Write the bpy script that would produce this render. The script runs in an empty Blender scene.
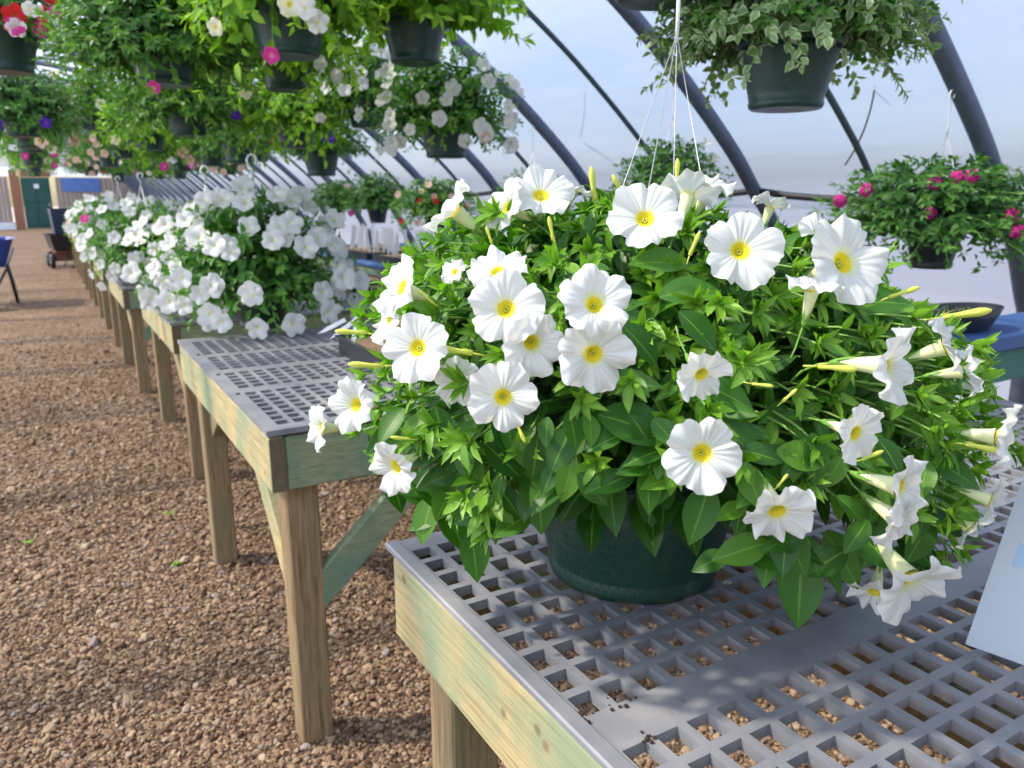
import bpy, math, random
import numpy as np
from mathutils import Vector, Matrix, Quaternion
sc = bpy.context.scene
COL = sc.collection
PI = math.pi
rng = np.random.default_rng(7)
random.seed(7)

# ------------------------------------------------------------------ camera geometry (image taken as 1024 x 768)
F = 770.0
TH = math.atan(188/770); YAW = math.radians(30.9); H = 1.55
_c, _s = math.cos(TH), math.sin(TH)
CAM = Vector((0, 0, H))
def ray(x, y):
    u = (x-512)/F; v = (384-y)/F
    f = _c+v*_s; up = -_s+v*_c
    return Vector((f*math.sin(YAW)+u*math.cos(YAW), f*math.cos(YAW)-u*math.sin(YAW), up))
def at_z(x, y, z): r = ray(x, y); return CAM+r*((z-H)/r.z)
def at_y(x, y, Y): r = ray(x, y); return CAM+r*(Y/r.y)
def at_x(x, y, X): r = ray(x, y); return CAM+r*(X/r.x)
def at_d(x, y, D): return CAM+ray(x, y).normalized()*D
RIGHT = Vector((math.cos(YAW), -math.sin(YAW), 0))
FWD = Vector((_c*math.sin(YAW), _c*math.cos(YAW), -_s))
UPV = RIGHT.cross(FWD)
def face_dir(r, u, t):            # facing given as right / up / towards the viewer
    return (RIGHT*r+UPV*u-FWD*t).normalized()

# ------------------------------------------------------------------ object helpers
def tag(o, label=None, cat=None, group=None, kind=None):
    if label: o['label'] = label
    if cat: o['category'] = cat
    if group: o['group'] = group
    if kind: o['kind'] = kind
    return o
def empty(name, loc=(0, 0, 0), rz=0):
    o = bpy.data.objects.new(name, None); COL.objects.link(o)
    o.location = loc; o.rotation_euler = (0, 0, rz); o.empty_display_size = .05
    return o
def link(name, me, parent=None, loc=None):
    o = bpy.data.objects.new(name, me); COL.objects.link(o)
    if parent is not None: o.parent = parent
    if loc is not None: o.location = loc
    return o
def np_mesh(name, V, Fs, mat, attrs=None, uv=None, smooth=True):
    """V (n,3); Fs list of face arrays (each (m,k)); attrs {name: per-vertex float}"""
    me = bpy.data.meshes.new(name)
    V = np.asarray(V, dtype=np.float32)
    if not isinstance(Fs, (list, tuple)): Fs = [Fs]
    Fs = [np.asarray(f, dtype=np.int32) for f in Fs if len(f)]
    loops = np.concatenate([f.ravel() for f in Fs])
    sizes = np.concatenate([np.full(len(f), f.shape[1], dtype=np.int32) for f in Fs])
    starts = np.concatenate([[0], np.cumsum(sizes)[:-1]]).astype(np.int32)
    me.vertices.add(len(V)); me.vertices.foreach_set('co', V.ravel())
    me.loops.add(len(loops)); me.loops.foreach_set('vertex_index', loops)
    me.polygons.add(len(sizes)); me.polygons.foreach_set('loop_start', starts)
    me.polygons.foreach_set('loop_total', sizes)
    me.polygons.foreach_set('use_smooth', np.full(len(sizes), smooth, dtype=bool))
    if attrs:
        for k, a in attrs.items():
            at = me.attributes.new(k, 'FLOAT', 'POINT'); at.data.foreach_set('value', np.asarray(a, dtype=np.float32))
    me.update(calc_edges=True); me.validate()
    me.materials.append(mat)
    return me
class MB:
    """collects simple shapes into ONE mesh"""
    def __init__(s): s.v = []; s.f = []
    def add(s, vs, fs):
        n = len(s.v); s.v += [tuple(v) for v in vs]; s.f += [tuple(i+n for i in f) for f in fs]; return s
    def box(s, x0, x1, y0, y1, z0, z1, b=.004):
        # chamfered box
        cx, cy, cz = (x0+x1)/2, (y0+y1)/2, (z0+z1)/2
        h = (abs(x1-x0)/2, abs(y1-y0)/2, abs(z1-z0)/2); b = min(b, min(h)*.45)
        vs = []; idx = {}
        for sx in (-1, 1):
            for sy in (-1, 1):
                for sz in (-1, 1):
                    for a in range(3):
                        p = [sx*h[0], sy*h[1], sz*h[2]]; sg = (sx, sy, sz)
                        for k in range(3):
                            if k != a: p[k] -= sg[k]*b
                        idx[(sx, sy, sz, a)] = len(vs); vs.append((cx+p[0], cy+p[1], cz+p[2]))
        fs = []
        for a in range(3):
            o1, o2 = [k for k in range(3) if k != a]
            for sg in (-1, 1):
                q = []
                for (p, r) in ((-1, -1), (1, -1), (1, 1), (-1, 1)):
                    t = [0, 0, 0]; t[a] = sg; t[o1] = p; t[o2] = r
                    q.append(idx[(t[0], t[1], t[2], a)])
                fs.append(q)
        for a in range(3):            # edges running along a
            o1, o2 = [k for k in range(3) if k != a]
            for p in (-1, 1):
                for r in (-1, 1):
                    q = []
                    for (e, w) in ((-1, o1), (1, o1), (1, o2), (-1, o2)):
                        t = [0, 0, 0]; t[a] = e; t[o1] = p; t[o2] = r
                        q.append(idx[(t[0], t[1], t[2], w)])
                    fs.append(q)
        for sx in (-1, 1):
            for sy in (-1, 1):
                for sz in (-1, 1):
                    fs.append([idx[(sx, sy, sz, k)] for k in range(3)])
        return s.add(vs, fs)
    def beam(s, p, q, w, t, up=(0, 0, 1)):
        """rectangular timber from p to q, w across, t thick along `up`-ish"""
        p, q = Vector(p), Vector(q); d = (q-p); L = d.length; d.normalize()
        u = Vector(up); a = d.cross(u)
        if a.length < 1e-4: a = d.cross(Vector((1, 0, 0)))
        a.normalize(); b = a.cross(d)
        t0 = MB().box(-w/2, w/2, -t/2, t/2, 0, L)
        return s.add([p+a*v[0]+b*v[1]+d*v[2] for v in t0.v], t0.f)
    def tube(s, pts, r, n=8, cap=True):
        pts = [Vector(p) for p in pts]; rs = r if hasattr(r, '__len__') else [r]*len(pts)
        vs = []; fs = []; T0 = (pts[1]-pts[0]).normalized()
        nrm = T0.orthogonal().normalized()
        for i, p in enumerate(pts):
            T = (pts[min(i+1, len(pts)-1)]-pts[max(i-1, 0)]).normalized()
            nrm = (nrm-T*nrm.dot(T)).normalized(); b = T.cross(nrm)
            for k in range(n):
                a = 2*PI*k/n; vs.append(p+(nrm*math.cos(a)+b*math.sin(a))*rs[i])
        for i in range(len(pts)-1):
            for k in range(n):
                k2 = (k+1) % n; fs.append((i*n+k, i*n+k2, (i+1)*n+k2, (i+1)*n+k))
        if cap:
            fs.append(tuple(reversed(range(n)))); m = (len(pts)-1)*n; fs.append(tuple(m+k for k in range(n)))
        return s.add(vs, fs)
    def lathe(s, prof, n=32, c=(0, 0, 0)):
        vs = []; fs = []
        for (r, z) in prof:
            for k in range(n):
                a = 2*PI*k/n; vs.append((c[0]+r*math.cos(a), c[1]+r*math.sin(a), c[2]+z))
        for i in range(len(prof)-1):
            for k in range(n):
                k2 = (k+1) % n; fs.append((i*n+k, i*n+k2, (i+1)*n+k2, (i+1)*n+k))
        return s.add(vs, fs)
    def xf(s, M):
        s.v = [tuple(M @ Vector(v)) for v in s.v]; return s
    def mesh(s, name, mat, smooth=False):
        me = bpy.data.meshes.new(name); me.from_pydata(s.v, [], s.f); me.update()
        if smooth: me.polygons.foreach_set('use_smooth', [True]*len(me.polygons))
        me.materials.append(mat); return me
    def build(s, name, mat, parent=None, loc=None, smooth=False):
        return link(name, s.mesh(name, mat, smooth), parent, loc)

# ------------------------------------------------------------------ materials
def new_mat(name):
    m = bpy.data.materials.new(name); m.use_nodes = True; nt = m.node_tree
    for n in list(nt.nodes): nt.nodes.remove(n)
    out = nt.nodes.new('ShaderNodeOutputMaterial')
    return m, nt, out
def N(nt, t, **kw):
    n = nt.nodes.new(t)
    for k, v in kw.items():
        if k.startswith('i_'):
            key = k[2:]; key = int(key) if key.isdigit() else key.replace('_', ' ')
            n.inputs[key].default_value = v
        else: setattr(n, k, v)
    return n
def ramp(nt, stops, fac=None):
    r = nt.nodes.new('ShaderNodeValToRGB'); el = r.color_ramp.elements
    while len(el) < len(stops): el.new(.5)
    for e, (p, c) in zip(el, stops): e.position = p; e.color = (*c, 1)
    if fac is not None: nt.links.new(fac, r.inputs[0])
    return r
def mixc(nt, a, b, fac, mode='MIX'):
    m = nt.nodes.new('ShaderNodeMix'); m.data_type = 'RGBA'; m.blend_type = mode
    for s_, v in ((m.inputs[0], fac), (m.inputs[6], a), (m.inputs[7], b)):
        if hasattr(v, 'links') or hasattr(v, 'is_linked'): nt.links.new(v, s_)
        else: s_.default_value = v if isinstance(v, (int, float)) else (*v, 1)
    return m.outputs[2]
def coords(nt, scale=(1, 1, 1), kind='Object'):
    tc = nt.nodes.new('ShaderNodeTexCoord'); mp = nt.nodes.new('ShaderNodeMapping')
    mp.inputs['Scale'].default_value = scale; nt.links.new(tc.outputs[kind], mp.inputs[0]); return mp.outputs[0]
def noise(nt, vec, sc_, det=3, rough=.5):
    n = N(nt, 'ShaderNodeTexNoise'); n.inputs['Scale'].default_value = sc_; n.inputs['Detail'].default_value = det
    n.inputs['Roughness'].default_value = rough
    if vec is not None: nt.links.new(vec, n.inputs['Vector'])
    return n.outputs[0]
def bump(nt, h, st, dist=.01):
    b = N(nt, 'ShaderNodeBump'); b.inputs['Strength'].default_value = st; b.inputs['Distance'].default_value = dist
    nt.links.new(h, b.inputs['Height']); return b.outputs[0]
def pbsdf(nt, out, col, rough=.5, normal=None, metal=0, spec=.5):
    p = N(nt, 'ShaderNodeBsdfPrincipled')
    if isinstance(col, tuple): p.inputs['Base Color'].default_value = (*col, 1)
    else: nt.links.new(col, p.inputs['Base Color'])
    p.inputs['Roughness'].default_value = rough; p.inputs['Metallic'].default_value = metal
    p.inputs['Specular IOR Level'].default_value = spec
    if normal is not None: nt.links.new(normal, p.inputs['Normal'])
    if out is not None: nt.links.new(p.outputs[0], out.inputs[0])
    return p
def simple(name, col, rough=.5, nscale=30, var=.25, metal=0, spec=.5, bmp=.15):
    m, nt, out = new_mat(name); v = coords(nt)
    n = noise(nt, v, nscale, 4)
    c = mixc(nt, tuple(a*(1-var) for a in col), tuple(min(1, a*(1+var)) for a in col), n)
    pbsdf(nt, out, c, rough, bump(nt, n, bmp, .003), metal, spec); return m
def thin(nt, out, col, trans, tcol=None, rough=.5, normal=None, spec=.4):
    p = pbsdf(nt, None, col, rough, normal, 0, spec)
    t = N(nt, 'ShaderNodeBsdfTranslucent'); nt.links.new(tcol if tcol is not None else col, t.inputs[0])
    if normal is not None: nt.links.new(normal, t.inputs['Normal'])
    mx = N(nt, 'ShaderNodeMixShader'); mx.inputs[0].default_value = trans
    nt.links.new(p.outputs[0], mx.inputs[1]); nt.links.new(t.outputs[0], mx.inputs[2])
    nt.links.new(mx.outputs[0], out.inputs[0])
def attr(nt, name):
    a = N(nt, 'ShaderNodeAttribute'); a.attribute_name = name; return a.outputs['Fac']

def leaf_mat(name, dark, mid, tip, trans=.32, rough=.42, edge=None):
    m, nt, out = new_mat(name)
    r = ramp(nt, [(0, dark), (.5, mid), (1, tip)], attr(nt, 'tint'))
    v = attr(nt, 'mid')           # 0 on the midrib, 1 on the margin
    vein = ramp(nt, [(0, (.35,)*3), (.09, (0, 0, 0))], v)
    c = mixc(nt, r.outputs[0], tuple(min(1, x*1.5+.02) for x in tip), vein.outputs[0])
    if edge:
        e = ramp(nt, [(.45, (0, 0, 0)), (.75, (1, 1, 1))], v); c = mixc(nt, c, edge, e.outputs[0])
    n = noise(nt, coords(nt), 60, 3)
    c = mixc(nt, c, (.5, .5, .5), n, 'OVERLAY') if False else c
    tc = mixc(nt, c, (1.0, 1.25, .35), 1.0, 'MULTIPLY')
    thin(nt, out, c, trans, tc, rough, bump(nt, n, .25, .002), .4)
    return m
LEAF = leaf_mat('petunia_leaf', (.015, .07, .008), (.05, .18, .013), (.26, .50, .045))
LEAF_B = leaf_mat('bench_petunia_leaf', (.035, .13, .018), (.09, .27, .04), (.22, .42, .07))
LEAF_LIME = leaf_mat('lime_leaf', (.07, .2, .015), (.2, .42, .03), (.4, .62, .06), .45)
LEAF_DARK = leaf_mat('verbena_leaf', (.022, .085, .016), (.05, .17, .025), (.13, .3, .05), .25)
LEAF_MIX = leaf_mat('mixed_basket_leaf', (.03, .11, .018), (.08, .24, .03), (.22, .4, .05), .35)
LEAF_VAR = leaf_mat('variegated_leaf', (.06, .14, .05), (.13, .26, .08), (.28, .42, .17), .3, .5, (.42, .5, .3))

def petal_mat(name, base, inner=(.86, .88, .45), throat=(.85, .72, .03), q=1.0):
    m, nt, out = new_mat(name)
    s_ = attr(nt, 'rad'); a_ = attr(nt, 'ang')
    vn = N(nt, 'ShaderNodeMath', operation='SINE'); mul = N(nt, 'ShaderNodeMath', operation='MULTIPLY'); mul.inputs[1].default_value = 157
    nt.links.new(a_, mul.inputs[0]); nt.links.new(mul.outputs[0], vn.inputs[0])
    r = ramp(nt, [(0, throat), (.20*q, throat), (.25*q, inner), (.38*q, base), (1, base)], s_)
    thin(nt, out, r.outputs[0], .3, None, .55, bump(nt, vn.outputs[0], .3, .0012), .25)
    return m
PETAL = petal_mat('white_petal', (.80, .81, .78), (.80, .82, .5))
PETAL_PINK = petal_mat('pink_petal', (.72, .05, .33), (.85, .2, .4), (.8, .3, .4))
PETAL_PURPLE = petal_mat('purple_petal', (.1, .02, .42), (.2, .06, .5), (.2, .1, .3))
PETAL_RED = petal_mat('red_petal', (.6, .02, .02), (.6, .05, .03), (.5, .1, .03))
PETAL_PEACH = petal_mat('peach_petal', (.85, .6, .5), (.85, .5, .3), (.8, .5, .1))
PETAL_CREAM = petal_mat('cream_petal', (.85, .82, .6), (.85, .8, .4), (.8, .7, .1))
THROAT = petal_mat('yellow_throat', (.9, .8, .05), (.88, .76, .05), (.86, .72, .03))
BUD = simple('bud_yellow_green', (.62, .68, .1), .5, 60, .2)
CALYX = simple('calyx_green', (.16, .36, .05), .5, 60, .2)
STEM = simple('stem_green', (.2, .38, .07), .5, 40, .2)

def wood_mat(name, base, dark, green, gamt):
    m, nt, out = new_mat(name)
    v = coords(nt, (1, 1, 1)); vs = coords(nt, (3, 3, 24))
    g = noise(nt, coords(nt, (5, 1.0, 34)), 4, 5, .65)
    r = ramp(nt, [(.3, dark), (.5, base), (.72, tuple(min(1, x*1.18) for x in base))], g)
    n2 = noise(nt, v, 5, 4, .6)
    k = ramp(nt, [(.42, (0, 0, 0)), (.62, (gamt,)*3)], n2)
    c = mixc(nt, r.outputs[0], green, k.outputs[0])
    vo = N(nt, 'ShaderNodeTexVoronoi'); vo.inputs['Scale'].default_value = 11; nt.links.new(v, vo.inputs['Vector'])
    kn = ramp(nt, [(0, (.75,)*3), (.07, (.6,)*3), (.12, (0, 0, 0))], vo.outputs['Distance'])
    c = mixc(nt, c, (.16, .09, .045), kn.outputs[0])
    st = ramp(nt, [(.62, (0, 0, 0)), (.75, (.5,)*3)], noise(nt, v, 9, 6, .7))
    c = mixc(nt, c, (.2, .12, .06), st.outputs[0])
    pbsdf(nt, out, c, .8, bump(nt, g, .5, .004), 0, .25); return m
def legwood_mat(name, base, dark):
    m, nt, out = new_mat(name)
    g = noise(nt, coords(nt, (26, 26, 1.6)), 4, 5, .6)
    r = ramp(nt, [(.3, dark), (.55, base), (.75, tuple(min(1, x*1.2) for x in base))], g)
    n2 = ramp(nt, [(.45, (0, 0, 0)), (.7, (.6,)*3)], noise(nt, coords(nt), 3.5, 4))
    c = mixc(nt, r.outputs[0], (.2, .2, .11), n2.outputs[0])
    pbsdf(nt, out, c, .8, bump(nt, g, .5, .004), 0, .25); return m
WOOD = wood_mat('treated_board', (.46, .37, .19), (.27, .20, .09), (.2, .3, .19), .75)
WOOD_END = wood_mat('green_tinted_board', (.25, .29, .17), (.14, .17, .1), (.14, .24, .17), .9)
LEG = legwood_mat('treated_post', (.30, .21, .115), (.13, .088, .045))

GRAIN = simple('dark_end_grain', (.13, .10, .06), .9, 40, .4)
def plastic_grid():
    m, nt, out = new_mat('grey_bench_plastic'); v = coords(nt)
    n = noise(nt, v, 7, 5, .6)
    c = ramp(nt, [(.3, (.15, .16, .185)), (.6, (.255, .255, .27)), (.8, (.36, .345, .33))], n).outputs[0]
    d = ramp(nt, [(.66, (0, 0, 0)), (.74, (.8,)*3)], noise(nt, v, 22, 6, .7))
    c = mixc(nt, c, (.16, .12, .09), d.outputs[0])
    pbsdf(nt, out, c, .42, bump(nt, noise(nt, v, 120, 2), .2, .001), 0, .5); return m
GRID = plastic_grid()
def pot_mat(name, base, weave=True):
    m, nt, out = new_mat(name)
    tc = N(nt, 'ShaderNodeTexCoord')
    sx = N(nt, 'ShaderNodeSeparateXYZ'); nt.links.new(tc.outputs['Object'], sx.inputs[0])
    at2 = N(nt, 'ShaderNodeMath', operation='ARCTAN2'); nt.links.new(sx.outputs[1], at2.inputs[0]); nt.links.new(sx.outputs[0], at2.inputs[1])
    cb = N(nt, 'ShaderNodeCombineXYZ'); nt.links.new(at2.outputs[0], cb.inputs[0]); nt.links.new(sx.outputs[2], cb.inputs[1])
    mp = N(nt, 'ShaderNodeMapping'); mp.inputs['Scale'].default_value = (5.0, 16, 1); nt.links.new(cb.outputs[0], mp.inputs[0])
    br = N(nt, 'ShaderNodeTexBrick'); nt.links.new(mp.outputs[0], br.inputs['Vector'])
    br.inputs['Scale'].default_value = 1; br.inputs['Mortar Size'].default_value = .09; br.inputs['Mortar Smooth'].default_value = .8
    br.inputs['Color1'].default_value = (1, 1, 1, 1); br.inputs['Color2'].default_value = (.8, .8, .8, 1); br.inputs['Mortar'].default_value = (0, 0, 0, 1)
    n = noise(nt, coords(nt), 9, 4)
    c = mixc(nt, tuple(a*.7 for a in base), tuple(a*1.4 for a in base), n)
    dust = ramp(nt, [(.55, (0, 0, 0)), (.8, (.25,)*3)], noise(nt, coords(nt), 25, 5, .7))
    c = mixc(nt, c, (.22, .25, .2), dust.outputs[0])
    pbsdf(nt, out, c, .38, bump(nt, br.outputs[0], .2 if weave else .05, .003), 0, .5); return m
POT = pot_mat('dark_green_pot', (.005, .04, .027))
POT_PLAIN = pot_mat('dark_green_hanging_pot', (.010, .045, .04), False)
POT_BLACK = pot_mat('near_black_pot', (.012, .018, .022), False)
SOIL = simple('potting_soil', (.05, .032, .02), .95, 90, .5, bmp=.9)
WIRE = simple('hanger_wire', (.5, .52, .52), .4, 20, .1, .6)
WIRE_WHITE = simple('white_hanger_plastic', (.75, .78, .78), .45, 20, .08)
TRAY = simple('black_tray_plastic', (.02, .022, .028), .4, 20, .2)
TAGM = simple('white_tag_plastic', (.82, .84, .86), .45, 30, .05)
PIPE = simple('weathered_hoop_pipe', (.13, .16, .23), .5, 14, .3, .35)
PIPE_THIN = simple('thin_dark_tube', (.05, .085, .1), .5, 14, .2)
HOSE = simple('black_hose', (.025, .028, .03), .45, 14, .2)
RAIL = simple('galvanised_rail', (.45, .46, .48), .4, 14, .2, .6)

def film_mat():
    m, nt, out = new_mat('greenhouse_film')
    v = coords(nt, (1, .25, 1))
    n = noise(nt, v, 1.2, 4)
    c = ramp(nt, [(.35, (.54, .65, .95)), (.65, (.65, .74, .98))], n).outputs[0]
    wr = noise(nt, coords(nt, (1, .6, 5)), 2.2, 4)
    nb = bump(nt, wr, .06, .05)
    d = N(nt, 'ShaderNodeBsdfDiffuse'); t = N(nt, 'ShaderNodeBsdfTranslucent'); tr = N(nt, 'ShaderNodeBsdfTransparent')
    for x in (d, t): nt.links.new(c, x.inputs[0]); nt.links.new(nb, x.inputs['Normal'])
    tr.inputs[0].default_value = (.92, .94, 1, 1)
    a = N(nt, 'ShaderNodeMixShader'); a.inputs[0].default_value = .78
    nt.links.new(d.outputs[0], a.inputs[1]); nt.links.new(t.outputs[0], a.inputs[2])
    b = N(nt, 'ShaderNodeMixShader'); b.inputs[0].default_value = .33
    nt.links.new(a.outputs[0], b.inputs[1]); nt.links.new(tr.outputs[0], b.inputs[2])
    nt.links.new(b.outputs[0], out.inputs[0]); return m
FILM = film_mat()
def gravel_base():
    m, nt, out = new_mat('gravel_ground'); v = coords(nt)
    vo = N(nt, 'ShaderNodeTexVoronoi'); vo.inputs['Scale'].default_value = 62; nt.links.new(v, vo.inputs['Vector'])
    r = N(nt, 'ShaderNodeSeparateColor'); nt.links.new(vo.outputs['Color'], r.inputs[0])
    c = ramp(nt, [(0, (.08, .05, .034)), (.4, (.18, .125, .085)), (.75, (.29, .21, .14)), (1, (.44, .34, .24))], r.outputs[0]).outputs[0]
    big = ramp(nt, [(.35, (.72, .66, .6)), (.6, (1.05, 1, .95))], noise(nt, v, 1.3, 5, .6)).outputs[0]
    mid_ = ramp(nt, [(.35, (.7, .68, .66)), (.6, (1.1, 1.08, 1.05))], noise(nt, v, 14, 5, .75)).outputs[0]
    big = mixc(nt, big, mid_, 1.0, 'MULTIPLY')
    c = mixc(nt, c, big, .9, 'MULTIPLY')
    hb = N(nt, 'ShaderNodeMath', operation='SUBTRACT'); hb.inputs[0].default_value = 1; nt.links.new(vo.outputs['Distance'], hb.inputs[1])
    pbsdf(nt, out, c, .9, bump(nt, hb.outputs[0], .9, .012), 0, .2); return m
GRAVEL = gravel_base()
def stone_mat():
    m, nt, out = new_mat('gravel_stone')
    c = ramp(nt, [(0, (.07, .04, .026)), (.25, (.17, .10, .06)), (.5, (.28, .185, .11)), (.75, (.40, .29, .185)), (.9, (.27, .23, .21)), (1, (.6, .48, .34))], attr(nt, 'tint')).outputs[0]
    c = mixc(nt, c, (.5, .5, .5), .0)
    pbsdf(nt, out, c, .85, None, 0, .25); return m
STONE = stone_mat()

# ------------------------------------------------------------------ leaves
def leaves(pos, dr, nr, L, W, curl, tint, nu=5, fold=.18, round_=.8):
    """vectorised leaf blades -> verts, faces, tint, mid"""
    n = len(pos); pos = np.asarray(pos); dr = np.asarray(dr); nr = np.asarray(nr)
    dr = dr/np.linalg.norm(dr, axis=1, keepdims=True)
    nr = nr-dr*np.sum(nr*dr, 1, keepdims=True); nr = nr/(np.linalg.norm(nr, axis=1, keepdims=True)+1e-9)
    sd = np.cross(dr, nr)
    V = np.zeros((n, nu+1, 3, 3)); L = np.asarray(L)[:, None]; W = np.asarray(W)[:, None]; curl = np.asarray(curl)[:, None]
    p = pos.copy()
    for i in range(nu+1):
        u = i/nu
        w = (math.sin(PI*min(1, (u*.96+.03))**round_) if u < 1 else 0.0)*.5
        w = max(w, .012)
        ang = curl*u
        d = dr*np.cos(ang)-nr*np.sin(ang); m = nr*np.cos(ang)+dr*np.sin(ang)
        if i: p = p+d*(L/nu)
        V[:, i, 1] = p
        V[:, i, 0] = p-sd*W*w+m*W*w*fold*2
        V[:, i, 2] = p+sd*W*w+m*W*w*fold*2
    k = np.arange(n)[:, None]*(3*(nu+1)); fs = []
    for i in range(nu):
        for j in range(2):
            a = i*3+j; fs.append(np.concatenate([k+a, k+a+1, k+a+4, k+a+3], 1))
    Fc = np.stack(fs, 1).reshape(-1, 4)
    ti = np.repeat(np.asarray(tint), 3*(nu+1))
    mi = np.tile(np.tile([1., 0., 1.], nu+1), n)
    return V.reshape(-1, 3), Fc, ti, mi
def nrmz(a): return a/(np.linalg.norm(a, axis=-1, keepdims=True)+1e-9)
def perp_frame(t):
    ref = np.where(np.abs(t[:, 2:3]) > .9, np.array([[1., 0, 0]]), np.array([[0, 0, 1.]]))
    a = nrmz(np.cross(t, ref)); return a, np.cross(a, t)
def tubes(P, R, n=5):
    """P (m,k,3) poly-lines, R (m,k) radii"""
    m, k, _ = P.shape
    T = np.gradient(P, axis=1); T = nrmz(T)
    a, b = perp_frame(T.reshape(-1, 3)); a = a.reshape(m, k, 3); b = b.reshape(m, k, 3)
    th = 2*PI*np.arange(n)/n
    V = P[:, :, None]+(a[:, :, None]*np.cos(th)[None, None, :, None]+b[:, :, None]*np.sin(th)[None, None, :, None])*R[:, :, None, None]
    base = (np.arange(m)[:, None, None]*k+np.arange(k-1)[None, :, None])*n; q = np.arange(n)[None, None, :]; q2 = (q+1) % n
    Fc = np.stack([base+q, base+q2, base+n+q2, base+n+q], -1).reshape(-1, 4)
    return V.reshape(-1, 3), Fc
def bez(P0, P1, P2, t):
    t = np.asarray(t)[None, :, None]
    return (1-t)**2*P0[:, None]+2*t*(1-t)*P1[:, None]+t**2*P2[:, None]
def shoots(P0, P1, P2, rg, nleaf=11, big=.06, small=.026, aspect=.5, t0=.3, tips=7, nu=5, bright=1.0, rosette=1.0):
    """leaves set around the shoots; small narrow bright ones crowd the tip"""
    n = len(P0); ts = t0+(1-t0)*(np.arange(nleaf)/(nleaf-1))**.9
    Q = bez(P0, P1, P2, ts); T = nrmz(2*(1-ts)[None, :, None]*(P1-P0)[:, None]+2*ts[None, :, None]*(P2-P1)[:, None])
    a, b = perp_frame(T.reshape(-1, 3)); T = T.reshape(-1, 3); Q = Q.reshape(-1, 3)
    ph = (rg.random((n, 1))*6.28+np.arange(nleaf)[None, :]*2.4).ravel()
    rad = a*np.cos(ph)[:, None]+b*np.sin(ph)[:, None]
    u = np.tile(ts, n)
    ctr = P0.mean(0)
    outw = nrmz(Q-ctr)
    sp = (1.15-.55*u)[:, None]
    dr = nrmz(T*(.45+.3*u)[:, None]+rad*sp+rg.normal(0, .18, rad.shape)+np.array([0, 0, -.12]))
    nr = nrmz(outw*.7+np.array([0, 0, .75])+T*.5+rg.normal(0, .25, rad.shape))
    k = np.clip((u-t0)/(1-t0), 0, 1)
    L = (big+(small-big)*k**1.6)*rg.uniform(.75, 1.3, len(k)); W = L*(aspect*(1-.25*k))*rg.uniform(.85, 1.2, len(k))
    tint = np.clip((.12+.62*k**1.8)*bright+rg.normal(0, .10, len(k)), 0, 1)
    out = [leaves(Q, dr, nr, L, W, rg.uniform(.1, .9, len(k)), tint, nu)]
    if tips:
        Q2 = np.repeat(P2, tips, 0); T2 = np.repeat(nrmz(P2-P1), tips, 0); a, b = perp_frame(T2)
        ph = rg.random(len(Q2))*6.28; rad = a*np.cos(ph)[:, None]+b*np.sin(ph)[:, None]
        dr = nrmz(T2*rg.uniform(.7, 1.6, (len(Q2), 1))+rad*.9+np.array([0, 0, .35]))
        L = small*rosette*rg.uniform(.7, 1.35, len(Q2))
        tint = np.clip(.86*bright+rg.normal(0, .1, len(Q2)), 0, 1)
        out.append(leaves(Q2-T2*.012, dr, nrmz(T2+rad*-.4+np.array([0, 0, .5])), L, L*.3, rg.uniform(-.2, .6, len(Q2)), tint, 3 if nu > 3 else 2, .22))
    return out
def join(parts):
    V = []; Fs = []; ti = []; mi = []; o = 0
    for v, f, t, m in parts:
        V.append(v); Fs.append(f+o); ti.append(t); mi.append(m); o += len(v)
    return np.concatenate(V), np.concatenate(Fs), np.concatenate(ti), np.concatenate(mi)

# ------------------------------------------------------------------ flowers
def corolla_mesh(name, seed, mat, na=100, nr_=14, s0=.2, s1=1.0, dish=.22, ruffle=1.0):
    rg = np.random.default_rng(seed); ph = rg.random(8)*6.28
    th = 2*PI*np.arange(na)/na; S = s0+(s1-s0)*np.linspace(0, 1, nr_)
    s, t = np.meshgrid(S, th, indexing='ij')
    lobe = np.abs(np.cos(2.5*t))**.55
    edge = .80+.18*lobe+.018*np.sin(9*t+ph[0])+.02*np.sin(14*t+ph[1])+.012*np.sin(22*t+ph[6])+.05*np.sin(t+ph[2])
    k = np.clip((s-.2)/.8, 0, 1)
    R = s*(1+(edge-1)*k)
    z = dish*k**.75-.5*dish*k**3
    z = z+ruffle*(.06*k**1.3*np.sin(5*t+ph[3])+.07*k**3*np.sin(8*t+ph[4])+.045*k**4*np.sin(14*t+ph[5])+.012*k**2*np.sin(23*t+ph[0])+.07*k**2*np.sin(2*t+ph[6]))-.16*k**.8*np.exp(-(np.cos(2.5*t)/.28)**2)+.05*k
    thr = np.clip(1-s/.2, 0, 1); z = z-(.2 if s0 < .1 and s1 < .5 else .2)*thr**1.3
    V = np.stack([R*np.cos(t), R*np.sin(t), z], -1).reshape(-1, 3)
    i = np.arange(nr_-1)[:, None]*na; q = np.arange(na)[None]; q2 = (q+1) % na
    Fc = np.stack([i+q, i+q2, i+na+q2, i+na+q], -1).reshape(-1, 4)
    return np_mesh(name, V, Fc, mat, {'rad': s.ravel(), 'ang': t.ravel()/6.2832})
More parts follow.
